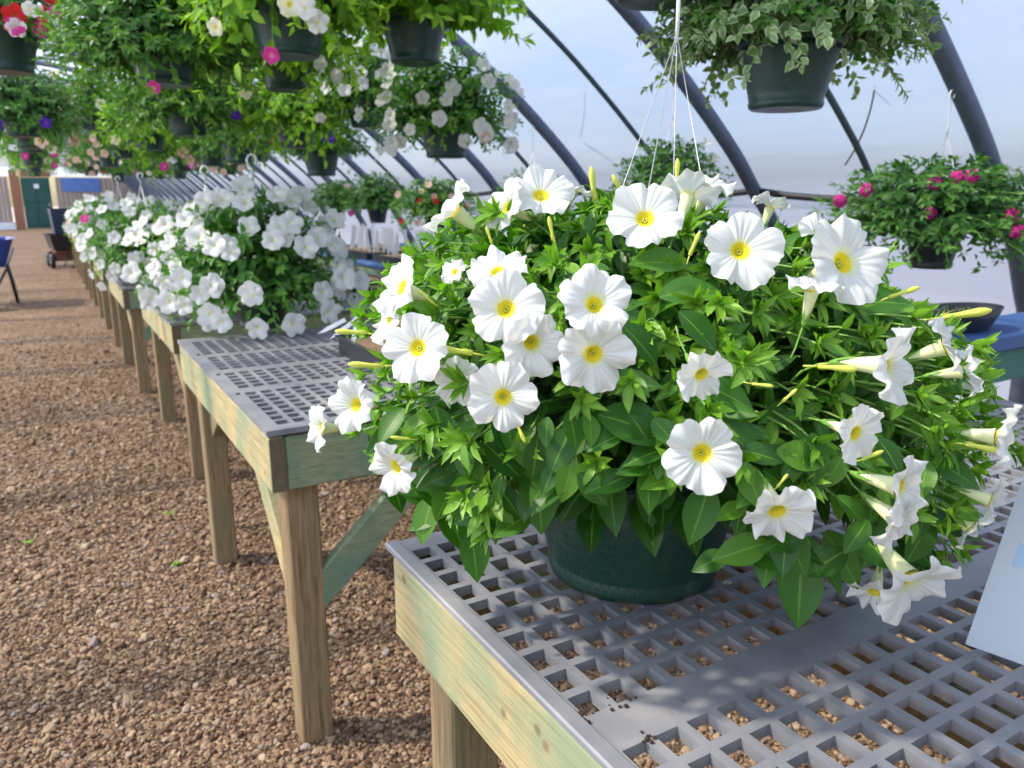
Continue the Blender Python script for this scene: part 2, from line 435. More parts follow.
def tube_mesh(name, mat):
    b = MB().tube([(0, 0, -.98), (0, 0, -1.12), (.03, 0, -1.3)], [.085, .1, .05], 8).tube([(.02, 0, -1.25), (.1, 0, -1.6), (.3, .05, -2.0), (.6, .1, -2.3)], .035, 5)
    for k in range(5):
        a = 2*PI*k/5; c, s_ = math.cos(a), math.sin(a)
        b.add([(c*.06-s_*.05, s_*.06+c*.05, -1.18), (c*.06+s_*.05, s_*.06-c*.05, -1.18), (c*.15+s_*.05, s_*.15-c*.05, -.9), (c*.22, s_*.22, -.6), (c*.15-s_*.05, s_*.15+c*.05, -.9)], [(0, 1, 2, 3, 4)])
    return b.mesh(name, mat, True)
COR = [corolla_mesh('corolla', i+1, PETAL, dish=d, ruffle=r) for i, (d, r) in enumerate([(.24, 1), (.55, 1.3), (.2, 1.5), (.36, .9), (.2, 1.6)])]
THR = corolla_mesh('throat', 20, THROAT, 20, 6, .0, .215, .22)
_st = MB()
for k in range(5):
    a = k*1.257; _st.tube([(.03*math.cos(a), .03*math.sin(a), -.3), (.05*math.cos(a), .05*math.sin(a), -.12), (.055*math.cos(a), .055*math.sin(a), -.06)], [.012, .014, .028], 5)
STA = _st.mesh('stamens', BUD, True)
TUB = MB().lathe([(.27, -.03), (.25, -.08), (.22, -.2), (.18, -.5), (.13, -.8), (.09, -1.0)], 14).mesh('flower_tube', simple('pale_flower_tube', (.74, .78, .42), .55, 40, .12), True)
CAL = tube_mesh('calyx', CALYX)
_bd = MB().tube([(0, 0, .05), (.03, 0, -.25), (.1, 0, -.5)], .045, 5).lathe([(.0, 0), (.09, .03), (.11, .15), (.095, .4), (.13, .8), (.15, 1.0), (.12, 1.2), (.05, 1.34), (0, 1.36)], 10)
for k in range(5):
    a = 2*PI*k/5; c, s_ = math.cos(a), math.sin(a)
    _bd.add([(c*.1-s_*.05, s_*.1+c*.05, .0), (c*.1+s_*.05, s_*.1-c*.05, .0), (c*.2, s_*.2, .42)], [(0, 1, 2)])
BUDM = _bd.mesh('flower_bud', BUD, True)
def quat_to(d, spin=0):
    return Vector(d).to_track_quat('Z', 'Y') @ Quaternion((0, 0, 1), spin)
def put_flower(parent, p, d, R, kind=None, base=Vector((0, 0, 0)), spin=None, squash=1, deep=True):
    k = random.randrange(len(COR)) if kind is None else kind
    f = link('flower', COR[k], parent); f.location = Vector(p)-base; f.rotation_mode = 'QUATERNION'
    f.rotation_quaternion = quat_to(d, random.random()*6.28 if spin is None else spin); f.scale = (R, R*squash, R)
    if deep:
        link('throat', THR, f); link('stamens', STA, f); link('flower_tube', TUB, f); link('calyx', CAL, f)
    return f
def small_flower(name, mat, seed=3):
    return corolla_mesh(name, seed, mat, 20, 4, .0, 1.0, .25, .9)
PETAL_FAR = petal_mat('white_bench_petal', (.80, .81, .78), (.80, .82, .6), (.80, .76, .3), .6)
SF = {k: [small_flower('small_flower', m, s) for s in (3, 4, 5)] for k, m in dict(white=PETAL_FAR, pink=PETAL_PINK, purple=PETAL_PURPLE, red=PETAL_RED, peach=PETAL_PEACH, cream=PETAL_CREAM).items()}

# ------------------------------------------------------------------ pots
def pot_parts(root, h=.19, rt=.145, rb=.105, mat=POT, n=40, saucer=True, rimw=.012):
    prof = [(0, .004), (rb*.55, .004), (rb*.93, 0), (rb, .004), (rb+.004, .016), (rb+.001, .02)]
    for k in range(1, 7):
        u = k/7; r = rb+(rt-rb)*u; z = .02+(h-.04)*u
        prof += [(r, z)]
    prof += [(rt, h-.022)]
    MB().lathe(prof+[(rt-.004, h-.022), (rb-.006, .012), (0, .012)], n).build('pot', mat, root, smooth=True)
    MB().lathe([(rt, h-.026), (rt+rimw*.6, h-.024), (rt+rimw, h-.018), (rt+rimw, h-.003), (rt+rimw*.7, h), (rt-.002, h), (rt-.006, h-.01), (rt-.006, h-.026), (rt, h-.026)], n).build('pot_rim', mat, root, smooth=True)
    MB().lathe([(0, h-.012), (rt*.5, h-.014), (rt-.007, h-.022)], n).build('soil', SOIL, root, smooth=True)
_hm = {}
def hanger(root, h, rt, apex, top, nw=4, r=.0014, lean=(0, 0), hookmat=None, rot=.3, hook=True):
    """wires from the rim to the apex, then a hook to `top` (heights above the pot's base)"""
    ax, ay = lean; b = MB()
    for k in range(nw):
        a = rot+2*PI*k/nw
        b.tube([(rt*math.cos(a), rt*math.sin(a), h-.012), (rt*math.cos(a)*.99+ax*.05, rt*math.sin(a)*.99, h+.02), (ax, ay, apex)], r, 5)
    w = b.build('hanger_wire', WIRE, root, smooth=True)
    g = MB()
    if hook:
        pts = [(ax, ay, apex-.01), (ax, ay, apex+.03)]
        if top > apex+.12: pts.append((ax, ay, top-.07))
        for k in range(8):
            a = -PI*.5+k/7*PI*1.35; pts.append((ax+.025-.0*k+.022*math.cos(a+PI), ay, top-.025+.024*math.sin(a)+.0))
        pts = pts[:3 if top > apex+.12 else 2]+[(ax-.012, ay, top-.05), (ax-.02, ay, top-.025), (ax-.012, ay, top-.006), (ax+.003, ay, top), (ax+.018, ay, top-.008), (ax+.022, ay, top-.025), (ax+.016, ay, top-.038)]
        g.tube(pts, max(r*2.2, .003), 6).build('hook', hookmat or WIRE_WHITE, root, smooth=True)

# ------------------------------------------------------------------ SETTING
X_IN = lambda: None
gr = MB(); gr.add([(-6, -5, 0), (5.3, -5, 0), (5.3, 44.6, 0), (-6, 44.6, 0)], [(0, 1, 2, 3)])
OUTG = simple('added_pale_ground', (.27, .265, .27), .9, .6, .12)  # invented pale ground, added so the film reads bright below the horizon
og = MB().add([(-80, -60, -.03), (80, -60, -.03), (80, 140, -.03), (-80, 140, -.03)], [(0, 1, 2, 3)]).build('floor_added_outdoors', OUTG); tag(og, kind='structure')
floor = gr.build('floor', GRAVEL); tag(floor, kind='structure')

# hoop profile (X, Z), right half from the visible curve, mirrored about the ridge
XR = -.35
rp = [(4.99, 0), (4.97, .5), (4.92, .85), (4.84, 1.0), (4.62, 1.37), (4.40, 1.60), (4.16, 1.86), (3.68, 2.28), (3.15, 2.68), (2.4, 3.15), (1.5, 3.55), (.6, 3.78), (XR, 3.85)]
prof = rp+[(2*XR-x, z) for (x, z) in rp[-2::-1]]
def smooth_prof(pr, m=4):
    out = []
    for i in range(len(pr)-1):
        p0 = np.array(pr[max(i-1, 0)]); p1 = np.array(pr[i]); p2 = np.array(pr[i+1]); p3 = np.array(pr[min(i+2, len(pr)-1)])
        for k in range(m):
            t = k/m
            out.append(tuple(.5*((2*p1)+(-p0+p2)*t+(2*p0-5*p1+4*p2-p3)*t*t+(-p0+3*p1-3*p2+p3)*t**3)))
    out.append(tuple(pr[-1])); return out
SP = smooth_prof(prof)
Y0, Y1 = -4.0, 44.3
def film(name, lo, hi, off=.09):
    pts = SP[lo:hi+1]; ys = np.linspace(Y0, Y1, 28); V = []
    for x, z in pts:
        dx, dz = x-XR, z-.3; l = math.hypot(dx, dz)
        for y in ys: V.append((x+dx/l*off, y, z+(dz/l*off if z > .2 else 0)))
    n = len(ys); Fc = [(i*n+j, i*n+j+1, (i+1)*n+j+1, (i+1)*n+j) for i in range(len(pts)-1) for j in range(n-1)]
    me = np_mesh(name, V, np.array(Fc), FILM); o = link(name, me); tag(o, kind='structure'); return o
nP = len(SP)-1; q = 28
film('wall_right', 0, q); film('ceiling', q, nP-q); film('wall_left', nP-q, nP)
ribs = [2.31, 3.99, 5.94, 7.65]
y = 7.65
while y < 43: y += 1.8; ribs.append(y)
ribs = [-3.1, -1.3, .55]+ribs
def arc_pts(lo=0, hi=None, step=1, off=0):
    r = []
    for (x, z) in SP[lo:(hi or len(SP))]: r.append((x, z))
    return r[::step]
rib_me = None
for i, yy in enumerate(ribs):
    if rib_me is None: rib_me = MB().tube([(x, 0, z) for x, z in SP], .05, 10).mesh('trim', PIPE, True)
    o = link('trim_%d' % (i+1), rib_me, None, (0, yy, 0)); tag(o, kind='structure')
k0 = next(i for i, p in enumerate(SP) if p[1] > 1.5)
tn = len(ribs)+1; thin_me = MB().tube([(x-.02, 0, z) for x, z in SP[k0:46]], .02, 8).mesh('trim', PIPE_THIN, True)
for i, (a, b) in enumerate(zip(ribs[2:], ribs[3:])):
    o = link('trim_%d' % (tn+i), thin_me, None, (0, a+(b-a)*.42, 0)); tag(o, kind='structure')
tn += len(ribs)
# horizontal side tube (a black line clipped along the wall, sagging a little between the hoops)
hp = []
ry = [r for r in ribs if r > 0]
for a, b in zip(ry, ry[1:]):
    for k in range(6):
        u = k/6; hp.append((4.44, a+(b-a)*u, 1.575-.05*math.sin(PI*u)+.006*(a-2)))
hp = [(4.44, -3.9, 1.575)]+hp
o = MB().tube(hp, .024, 8).build('irrigation_line', HOSE, smooth=True)
tag(o, 'black irrigation line running level along the film wall', 'hose')
# end wall
WB = wood_mat('weathered_end_board', (.33, .27, .24), (.2, .16, .15), (.25, .23, .25), .5)
WALLW = simple('white_kick_board', (.72, .76, .82), .7, 8, .1)
def end_wall():
    b = MB(); x = -5.3; k = 0
    while x < 4.6:
        w = .19+.03*math.sin(k*2.1)
        if not (x < .62 and x+w > -1.05): b.box(x, x+w-.012, 44.0, 44.04+.01*(k % 2), .34, 2.42, .003)
        x += w; k += 1
    b.box(-1.02, .6, 44.0, 44.05, 2.45, 2.62)
    o = b.build('wall_back', WB); tag(o, kind='structure')
    u = MB(); pts = [p for p in SP if p[1] >= 2.42]
    u.add([(x, 44.08, z) for x, z in pts], [tuple(range(len(pts)))])
    o = u.build('wall_back_gable', FILM); tag(o, kind='structure')
    o = MB().box(-5.3, -1.05, 43.97, 44.02, 0, .34).box(.62, 4.6, 43.97, 44.02, 0, .34).build('baseboard_back', WALLW); tag(o, kind='structure')
end_wall()
DG = simple('dark_green_door', (.01, .075, .062), .5, 6, .15)
DP = simple('red_brown_post', (.27, .12, .07), .75, 8, .25)
o = MB().box(-.62, .56, 43.93, 43.99, .02, 2.4).build('door_1', DG); tag(o, kind='structure')
b = MB()
for z0, z1 in ((.2, 1.1), (1.25, 2.25)):
    for x0, x1 in ((-.5, -.08), (.02, .44)):
        b.box(x0, x1, 43.9, 43.94, z0, z1, .02)
b.build('door_panel', DG, o)
MB().tube([(.44, 43.86, 1.05), (.44, 43.86, 1.2)], .03, 8).build('door_handle', RAIL, o, smooth=True)
MB().box(-.1, .1, 43.89, 43.915, 1.9, 2.1).build('door_notice', WALLW, o)
MB().box(-1.05, -.64, 43.88, 44.05, 0, 2.75).box(-.64, .64, 43.88, 44.05, 2.42, 2.75).build('trim_%d' % tn, DP)
tag(bpy.data.objects['trim_%d' % tn], kind='structure'); tn += 1
BLUEM = simple('blue_tarp', (.1, .2, .5), .6, 4, .25)
o = MB().box(1.05, 2.7, 43.94, 43.996, 1.75, 2.42, .01).build('blue_tarp', BLUEM)
tag(o, 'blue tarp hung on the far end wall right of the green door', 'tarp')

# gravel stones -------------------------------------------------------------
def gravel():
    n0 = 210000
    # density falls with distance
    ang = rng.uniform(-math.radians(8), math.radians(72), n0)
    d = 1.15*(11/1.15)**(rng.random(n0)**.95)
    X = d*np.sin(ang); Y = d*np.cos(ang)
    k = (X < 4.7) & (Y > -.1)
    X, Y, d = X[k], Y[k], d[k]
    keep = rng.random(len(X)) < np.clip(.3+.10*d, .3, .8)*np.clip((11-d)/5, 0, 1)
    X, Y, d = X[keep], Y[keep], d[keep]; n = len(X)
    ph = (1+5**.5)/2
    iv = np.array([(-1, ph, 0), (1, ph, 0), (-1, -ph, 0), (1, -ph, 0), (0, -1, ph), (0, 1, ph), (0, -1, -ph), (0, 1, -ph), (ph, 0, -1), (ph, 0, 1), (-ph, 0, -1), (-ph, 0, 1)])/1.9
    ifc = np.array([(0, 11, 5), (0, 5, 1), (0, 1, 7), (0, 7, 10), (0, 10, 11), (1, 5, 9), (5, 11, 4), (11, 10, 2), (10, 7, 6), (7, 1, 8), (3, 9, 4), (3, 4, 2), (3, 2, 6), (3, 6, 8), (3, 8, 9), (4, 9, 5), (2, 4, 11), (6, 2, 10), (8, 6, 7), (9, 8, 1)])
    s = rng.lognormal(math.log(.0062), .38, n)*np.clip(.75+.1*d, .8, 1.5)
    sc3 = s[:, None]*rng.uniform(.6, 1.3, (n, 3)); sc3[:, 2] *= .7
    V = iv[None]*sc3[:, None]*rng.uniform(.8, 1.2, (n, 12, 1))
    a = rng.random(n)*6.28; c, s_ = np.cos(a), np.sin(a)
    tl = rng.normal(0, .4, n)
    x = V[..., 0]*c[:, None]-V[..., 1]*s_[:, None]; y = V[..., 0]*s_[:, None]+V[..., 1]*c[:, None]; z = V[..., 2]+x*np.tan(tl)[:, None]*.5
    P = np.stack([x+X[:, None], y+Y[:, None], z+(s*.25)[:, None]+rng.uniform(0, .004, n)[:, None]], -1).reshape(-1, 3)
    Fc = (ifc[None]+(np.arange(n)*12)[:, None, None]).reshape(-1, 3)
    patch = .5+.5*np.sin(X*3.1+1.3*np.sin(Y*2.3))*np.cos(Y*1.9+np.sin(X*1.7))
    t = np.clip(rng.beta(1.8, 1.8, n)*.9+.12*(patch-.5), 0, 1)
    me = np_mesh('gravel', P, Fc, STONE, {'tint': np.repeat(t, 12)}, smooth=False)
    o = link('gravel', me); tag(o, 'loose brown and grey gravel stones strewn over the greenhouse floor', 'gravel', kind='stuff')
gravel()
# little weeds in the gravel
for (px, py, lab) in ((177, 566, 'tiny green weed sprouting in the gravel near the second leg of the near bench'), (170, 515, 'tiny green weed sprouting farther up the gravel aisle'), (28, 545, 'tiny green weed at the left edge of the gravel')):
    p = at_z(px, py, 0); n = 12; a = rng.random(n)*6.28
    dr = np.stack([np.cos(a), np.sin(a), rng.uniform(.2, .9, n)], 1)
    v, f, t, m = leaves(np.zeros((n, 3))+[0, 0, .004], dr, np.tile([0, 0, 1.], (n, 1)), rng.uniform(.015, .03, n), rng.uniform(.008, .012, n), rng.uniform(0, 1, n), rng.uniform(.4, 1, n), 3)
    o = link('weed', np_mesh('weed', v, f, LEAF_LIME, {'tint': t, 'mid': m}), None, (p.x, p.y, .005)); tag(o, lab, 'weed')

# ------------------------------------------------------------------ BENCHES
def holes_slab(xe, ye, mask, z0, z1):
    """slab with rectangular holes; xe, ye edge lists; mask[i][j] True = hole"""
    nx, ny = len(xe), len(ye); V = []; Fc = []
    for z in (z1, z0):
        for i in range(nx):
            for j in range(ny): V.append((xe[i], ye[j], z))
    vi = lambda i, j, b: b*nx*ny+i*ny+j
    hole = lambda i, j: i < 0 or j < 0 or i >= nx-1 or j >= ny-1 or mask[i][j]
    for i in range(nx-1):
        for j in range(ny-1):
            if mask[i][j]: continue
            Fc.append((vi(i, j, 0), vi(i+1, j, 0), vi(i+1, j+1, 0), vi(i, j+1, 0)))
            Fc.append((vi(i, j, 1), vi(i, j+1, 1), vi(i+1, j+1, 1), vi(i+1, j, 1)))
            if hole(i-1, j): Fc.append((vi(i, j, 0), vi(i, j+1, 0), vi(i, j+1, 1), vi(i, j, 1)))
            if hole(i+1, j): Fc.append((vi(i+1, j, 0), vi(i+1, j, 1), vi(i+1, j+1, 1), vi(i+1, j+1, 0)))
            if hole(i, j-1): Fc.append((vi(i, j, 0), vi(i, j, 1), vi(i+1, j, 1), vi(i+1, j, 0)))
            if hole(i, j+1): Fc.append((vi(i, j+1, 0), vi(i+1, j+1, 0), vi(i+1, j+1, 1), vi(i, j+1, 1)))
    return V, Fc
def strip(c, half, lo, hi):
    """edges and hole flags from hole centres"""
    e = [lo]; f = []
    for x in c:
        f.append(False); e.append(x-half); f.append(True); e.append(x+half)
    f.append(False); e.append(hi); return e, f
def grid_top(root, x0, x1, T, xs, hx, ysec, hy, ylo, yhi, th=.015):
    """ysec: hole centres in Y; two-way product"""
    xe, xf_ = strip(xs, hx, x0, x1); ye, yf = strip(ysec, hy, ylo, yhi)
    mask = [[a and b for b in yf] for a in xf_]
    V, Fc = holes_slab(xe, ye, mask, T-th, T)
    b = MB(); b.add(V, Fc)
    return b.build('bench_panel', GRID, root)
def bench(label, X0, X1, Ya, Yb, T, ys=None, near_brace=True, side_brace=True, grp='wooden benches in the row', legpts=None, hxhy=(.0165, .0185)):
    root = empty('nursery_bench', (X0, Ya, 0)); tag(root, label, 'bench', grp)
    W_, D_ = X1-X0, Yb-Ya; zb = T-.022; bh = .148
    sb = MB().box(0, .04, 0, D_, zb-bh, zb).build('side_board', WOOD, root)
    MB().box(W_-.04, W_, 0, D_, zb-bh, zb).build('side_board', WOOD, root)
    MB().box(.041, W_-.041, .001, .041, zb-bh, zb-.002).build('end_board', WOOD_END, root)
    MB().box(.041, W_-.041, D_-.041, D_-.001, zb-bh, zb-.002).build('end_board', WOOD_END, root)
    if Ya > 1: MB().box(.001, .0395, -.0025, -.0002, zb-bh+.002, zb-.002, .001).build('end_grain', GRAIN, sb)
    n = 4
    for k in range(1, n):
        x = W_*k/n; MB().box(x-.019, x+.019, .042, D_-.042, zb-.09, zb-.003).build('joist', LEG, root)
    for (lx, ly) in ((.042, .042), (.042, D_-.132), (W_-.132, .042), (W_-.132, D_-.132)):
        MB().box(lx, lx+.09, ly, ly+.09, 0, zb-.02, .005).build('leg', LEG, root)
    if near_brace:
        MB().beam((.10, .06, .45), (.52, .06, zb-bh-.015+.05), .035, .09, (0, 0, 1)).build('brace', WOOD_END, root)
        MB().beam((W_-.10, .06, .45), (W_-.52, .06, zb-bh+.035), .035, .09).build('brace', WOOD_END, root)
    if side_brace:
        MB().beam((.062, .10, .50), (.062, .46, zb-bh+.02), .035, .085).build('brace', WOOD, root)
        MB().beam((.09, D_-.12, .62), (.09, D_-.44, zb-bh+.02), .035, .085).build('brace', LEG, root)
    if ys is None:
        ys = []; y_ = .06
        while y_ < D_-.05:
            ys.append(y_); y_ += .0503
            if len(ys) % 8 == 0: y_ += .05
    xs = list(np.arange(.034 if Ya < 1 else .052, W_-.04, .0458))
    grid_top(root, -.004, W_+.004, T, xs, hxhy[0], ys, hxhy[1], -.006, D_+.006)
    return root
X0 = .425
# first (nearest) bench: hole rows as measured along its length
ysn = [1.081-.0503*k for k in range(10)]; ysn += [.526-.0503*k for k in range(8)]; ysn += [.526-.0503*8-.05-.0503*k for k in range(6)]
Ya, Yb = -.33, 1.14
b1 = bench('wooden bench with grey plastic grid top, nearest, under the large white petunia', X0+.02, 2.33, Ya, Yb, .975, sorted(v-Ya for v in ysn if v > Ya+.05), False, False)
# lapped edging strip and nail heads on the nearest bench
MB().box(-.012, .012, .62, D1 if False else 1.475, .968, .98, .003).build('edge_strip', GRID, b1)
for yy in (.66,): MB().box(.006, .026, yy-.012, yy+.012, .9755, .9825, .002).build('clip', TRAY, b1)
ys2 = [.06+.0503*k for k in range(8)]; ys2 += [ys2[-1]+.1+.0503*k for k in range(5)]; ys2 += [ys2[-1]+.1+.0503*k for k in range(5)]
ys2 += [ys2[-1]+.1+.0503*k for k in range(6)]
b2 = bench('wooden bench with grey plastic grid top, second from the front of the row', X0, 2.33, 1.91, 3.38, .975, [v for v in ys2 if v < 1.43])
for yy in (.42, .72, 1.1): MB().lathe([(0, .004), (.006, .003), (.007, 0)], 8, (.016, yy, .975)).build('screw_head', TRAY, b2)
b3 = bench('wooden bench standing third in the row, behind the cluster of white petunias', .52, 2.4, 4.37, 5.84, .90)
b4 = bench('wooden bench standing fourth in the row beneath white flowers', .47, 2.35, 6.65, 8.12, .86)
yy = 8.95
for i, nm in enumerate(['fifth', 'sixth', 'seventh', 'eighth', 'ninth']):
    bench('distant wooden bench standing %s in the row along the gravel aisle' % nm, .47, 2.35, yy, yy+1.47, .86, None, False, False)
    yy += 2.35
# side bench along the film wall
def wall_bench(X_, Y_, D_, W_, lab, leg_y, T=.965, et=.04):
    root = empty('nursery_bench', (X_, Y_, 0)); tag(root, lab, 'bench', 'wooden benches along the wall')
    BLT = simple('blue_bench_edge', (.05, .12, .31), .5, 10, .2); GRB = wood_mat('teal_board', (.1, .25, .2), (.07, .17, .14), (.12, .3, .22), .6)
    MB().box(0, W_, -.0, .04, T-.17-et*.3, T-et-.001).build('end_board', GRB, root)
    MB().box(-.001, .04, .041, D_, T-.18, T-et).build('side_board', WOOD_END, root)
    MB().box(-.02, W_+.02, -.03, D_, T-et+.002, T, .008).build('bench_top', BLT, root)
    for y_ in leg_y:
        for x_ in (.05, W_-.14): MB().box(x_, x_+.09, y_, y_+.09, 0, T-et).build('leg', LEG, root)
    return root
wall_bench(2.55, 1.47, .25, 1.9, 'narrow green-faced bench with blue edge at the right, under the pink verbena', (.045, .13), 1.06, .065)
wall_bench(2.5, 5.0, 4.3, 1.7, 'wooden bench carrying the seedling trays along the film wall', (.05, 2.0, 4.15))

# ------------------------------------------------------------------ MAIN PETUNIA
T = .975
PC = Vector((.744, .872, T))                     # pot's base
main = empty('petunia_basket', PC)
tag(main, 'large white petunia in dark green pot on the nearest bench', 'potted plant')
pot_parts(main, .2, .168, .130, POT, 56)
# wires rise from the rim to a hook above the leaves, leaning slightly to the right
ap = at_d(677, 35, 1.18)-PC
hanger(main, .2, .168, ap.z, ap.z+.16, 4, .0007, (ap.x, ap.y), WIRE_WHITE, .55)
EC = np.array([.765, .842, 1.30]); RXY, RZ = .42, .262
Rv = np.array(RIGHT); Fh = np.array([math.sin(YAW), math.cos(YAW), 0]); SH = -.13
def ell(p):
    q = np.asarray(p)-EC; r = q@Rv; z = q[..., 2]-SH*r; z = np.where((r < 0) & (z < 0), np.minimum(q[..., 2], 0), z)
    rx = np.where(r < 0, .46, .48)
    f = q@Fh
    return np.sqrt((r/rx)**2+(f/RXY)**2+(z/np.where(z > 0, .245, .27))**2)
def surf(px, py, lvl=1.0):
    r = np.array(ray(px, py).normalized()); best = None
    ts = np.linspace(.3, 1.6, 800); P = np.array(CAM)[None]+r[None]*ts[:, None]; v = ell(P)
    i = np.where(v <= lvl)[0]
    return Vector(P[i[0]]) if len(i) else Vector(P[np.argmin(v)])
def main_foliage():
    rg = np.random.default_rng(11); n = 720
    # directions over the dome: full top, skirt all round
    ga = PI*(3-5**.5); i = np.arange(n); zz = 1-i/n*1.7; rr = np.sqrt(1-np.clip(zz, -1, 1)**2)
    d = np.stack([rr*np.cos(ga*i), rr*np.sin(ga*i), zz], 1)+rg.normal(0, .05, (n, 3))
    d = nrmz(d)
    r = d@Rv; f = d@Fh
    near = np.clip(-f, 0, 1)
    ok = ~((np.abs(r+.02) < .40) & (d[:, 2] < -.10) & (f < .3)) & ~((d[:, 2] < -.35) & (np.abs(r) < .5))
    d = d[ok]; r = r[ok]; f = f[ok]; n = len(d)
    lv = rg.uniform(.80, 1.0, n)*(1+.05*np.sin(d[:, 0]*9)*np.cos(d[:, 1]*8))
    hr = (d@Rv)*np.where(d@Rv < 0, .46, .49); hf = (d@Fh)*RXY
    P2 = EC+(Rv[None]*hr[:, None]+Fh[None]*hf[:, None]+np.array([[0, 0, 1.]])*(d[:, 2]*np.where(d[:, 2] > 0, .245, .27))[:, None])*lv[:, None]
    rr_ = (P2-EC)@Rv; P2[:, 2] += np.where((rr_ < 0) & (d[:, 2] < 0), 0, SH*rr_)
    P2[:, 2] = np.maximum(P2[:, 2], T+.03)
    a = rg.random(n)*6.28; q = np.sqrt(rg.random(n))*.10
    P0 = np.array([PC.x, PC.y, T+.17])+np.stack([q*np.cos(a), q*np.sin(a), np.zeros(n)], 1)
    dir_h = (P2-P0)*np.array([1, 1, 0])
    P1 = P0+dir_h*.45+np.array([0, 0, 1])*(np.clip(P2[:, 2]-P0[:, 2], 0, 1)*.75+.07+.06*rg.random(n))[:, None]
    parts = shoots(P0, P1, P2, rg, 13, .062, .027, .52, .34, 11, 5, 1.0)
    # the larger dark lower leaves around the pot's mouth
    m = 150; an = rg.random(m)*6.28; q = rg.uniform(.13, .24, m)
    Q = np.stack([PC.x+q*np.cos(an), PC.y+q*np.sin(an), T+.2+rg.uniform(-.015, .07, m)], 1)
    dr = np.stack([np.cos(an), np.sin(an), rg.uniform(-1.0, .05, m)], 1)+rg.normal(0, .35, (m, 3))
    nr = np.stack([np.cos(an), np.sin(an), np.full(m, .7)], 1)
    L = rg.uniform(.05, .085, m)
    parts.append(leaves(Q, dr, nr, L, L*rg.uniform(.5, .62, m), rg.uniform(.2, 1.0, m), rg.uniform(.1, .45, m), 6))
    # leaves seen singly in front (placed on the plant's near face)
    big = [(632, 383, 60, 1, .1, .55), (640, 425, 85, 1, -.25, .35), (540, 497, 75, .1, -1, .4), (800, 590, 72, -.15, -1, .45), (700, 515, 62, -.4, -1, .5), (660, 485, 50, -.5, -1, .5),
           (740, 440, 60, .8, -.6, .45), (790, 470, 60, .6, -.7, .3), (770, 550, 70, 1, -.15, .5), (845, 560, 60, .5, -.8, .6), (590, 430, 55, -.6, -.7, .3), (730, 395, 55, .9, -.4, .4), (605, 360, 50, -.8, -.5, .3),
           (475, 555, 55, .2, -1, .5), (425, 520, 50, -.3, -1, .6), (660, 260, 60, -1, .1, .55), (690, 290, 60, 1, .2, .45), (880, 300, 60, 1, .1, .5), (700, 330, 55, .6, -.6, .3), (560, 450, 55, -.5, -.9, .3), (640, 340, 60, -.5, .7, .3)]
    pos = []; dr = []; nr = []; L = []; ti = []
    for (x, y, l, dx, dy, t) in big:
        p = surf(x, y, .93); D = (p-CAM).length
        v = (RIGHT*dx+UPV*dy-FWD*.25).normalized(); pos.append(p-v*l*D/F*.5); dr.append(v); nr.append(UPV*.55-FWD*.8+RIGHT*random.uniform(-.3, .3)); L.append(l*D/F); ti.append(t)
    for k in range(110):
        if k % 5 < 2: x, y = rg.uniform(385, 530), rg.uniform(410, 525)
        elif k % 5 == 2: x, y = rg.uniform(520, 720), rg.uniform(425, 490)
        else: x, y = rg.uniform(700, 960), rg.uniform(450, 585)
        p = surf(x, y, .95)
        if p.z < T+.04 or ell(np.array(p)) > 1.03: continue
        D = (p-CAM).length; a = rg.uniform(-PI*.95, -PI*.05); l = rg.uniform(30, 56)
        v = (RIGHT*math.cos(a)+UPV*math.sin(a)-FWD*rg.uniform(0, .6)).normalized(); pos.append(p-v*l*D/F*.4); dr.append(v); nr.append(UPV*rg.uniform(.3, 1)-FWD*.8+RIGHT*rg.uniform(-.5, .5)); L.append(l*D/F); ti.append(rg.uniform(.15, .65))
    L = np.array(L)
    parts.append(leaves(np.array([tuple(p) for p in pos]), np.array([tuple(p) for p in dr]), np.array([tuple(p) for p in nr]), L, L*.56, np.full(len(L), .35), np.array(ti), 8, .14, .85))
    V, Fc, ti, mi = join(parts)
    V = V-np.array(PC)
    k = V[:, 2] < .006; V[k, 2] = .006+rg.random(k.sum())*.003
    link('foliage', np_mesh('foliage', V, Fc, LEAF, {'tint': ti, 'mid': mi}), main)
    ts = np.linspace(0, 1, 10); P = bez(P0, P1, P2, ts)-np.array(PC)
    R = np.tile(np.linspace(.0034, .0014, 10), (n, 1)); V, Fc = tubes(P, R, 5)
    link('stems', np_mesh('stems', V, Fc, STEM), main)
main_foliage()
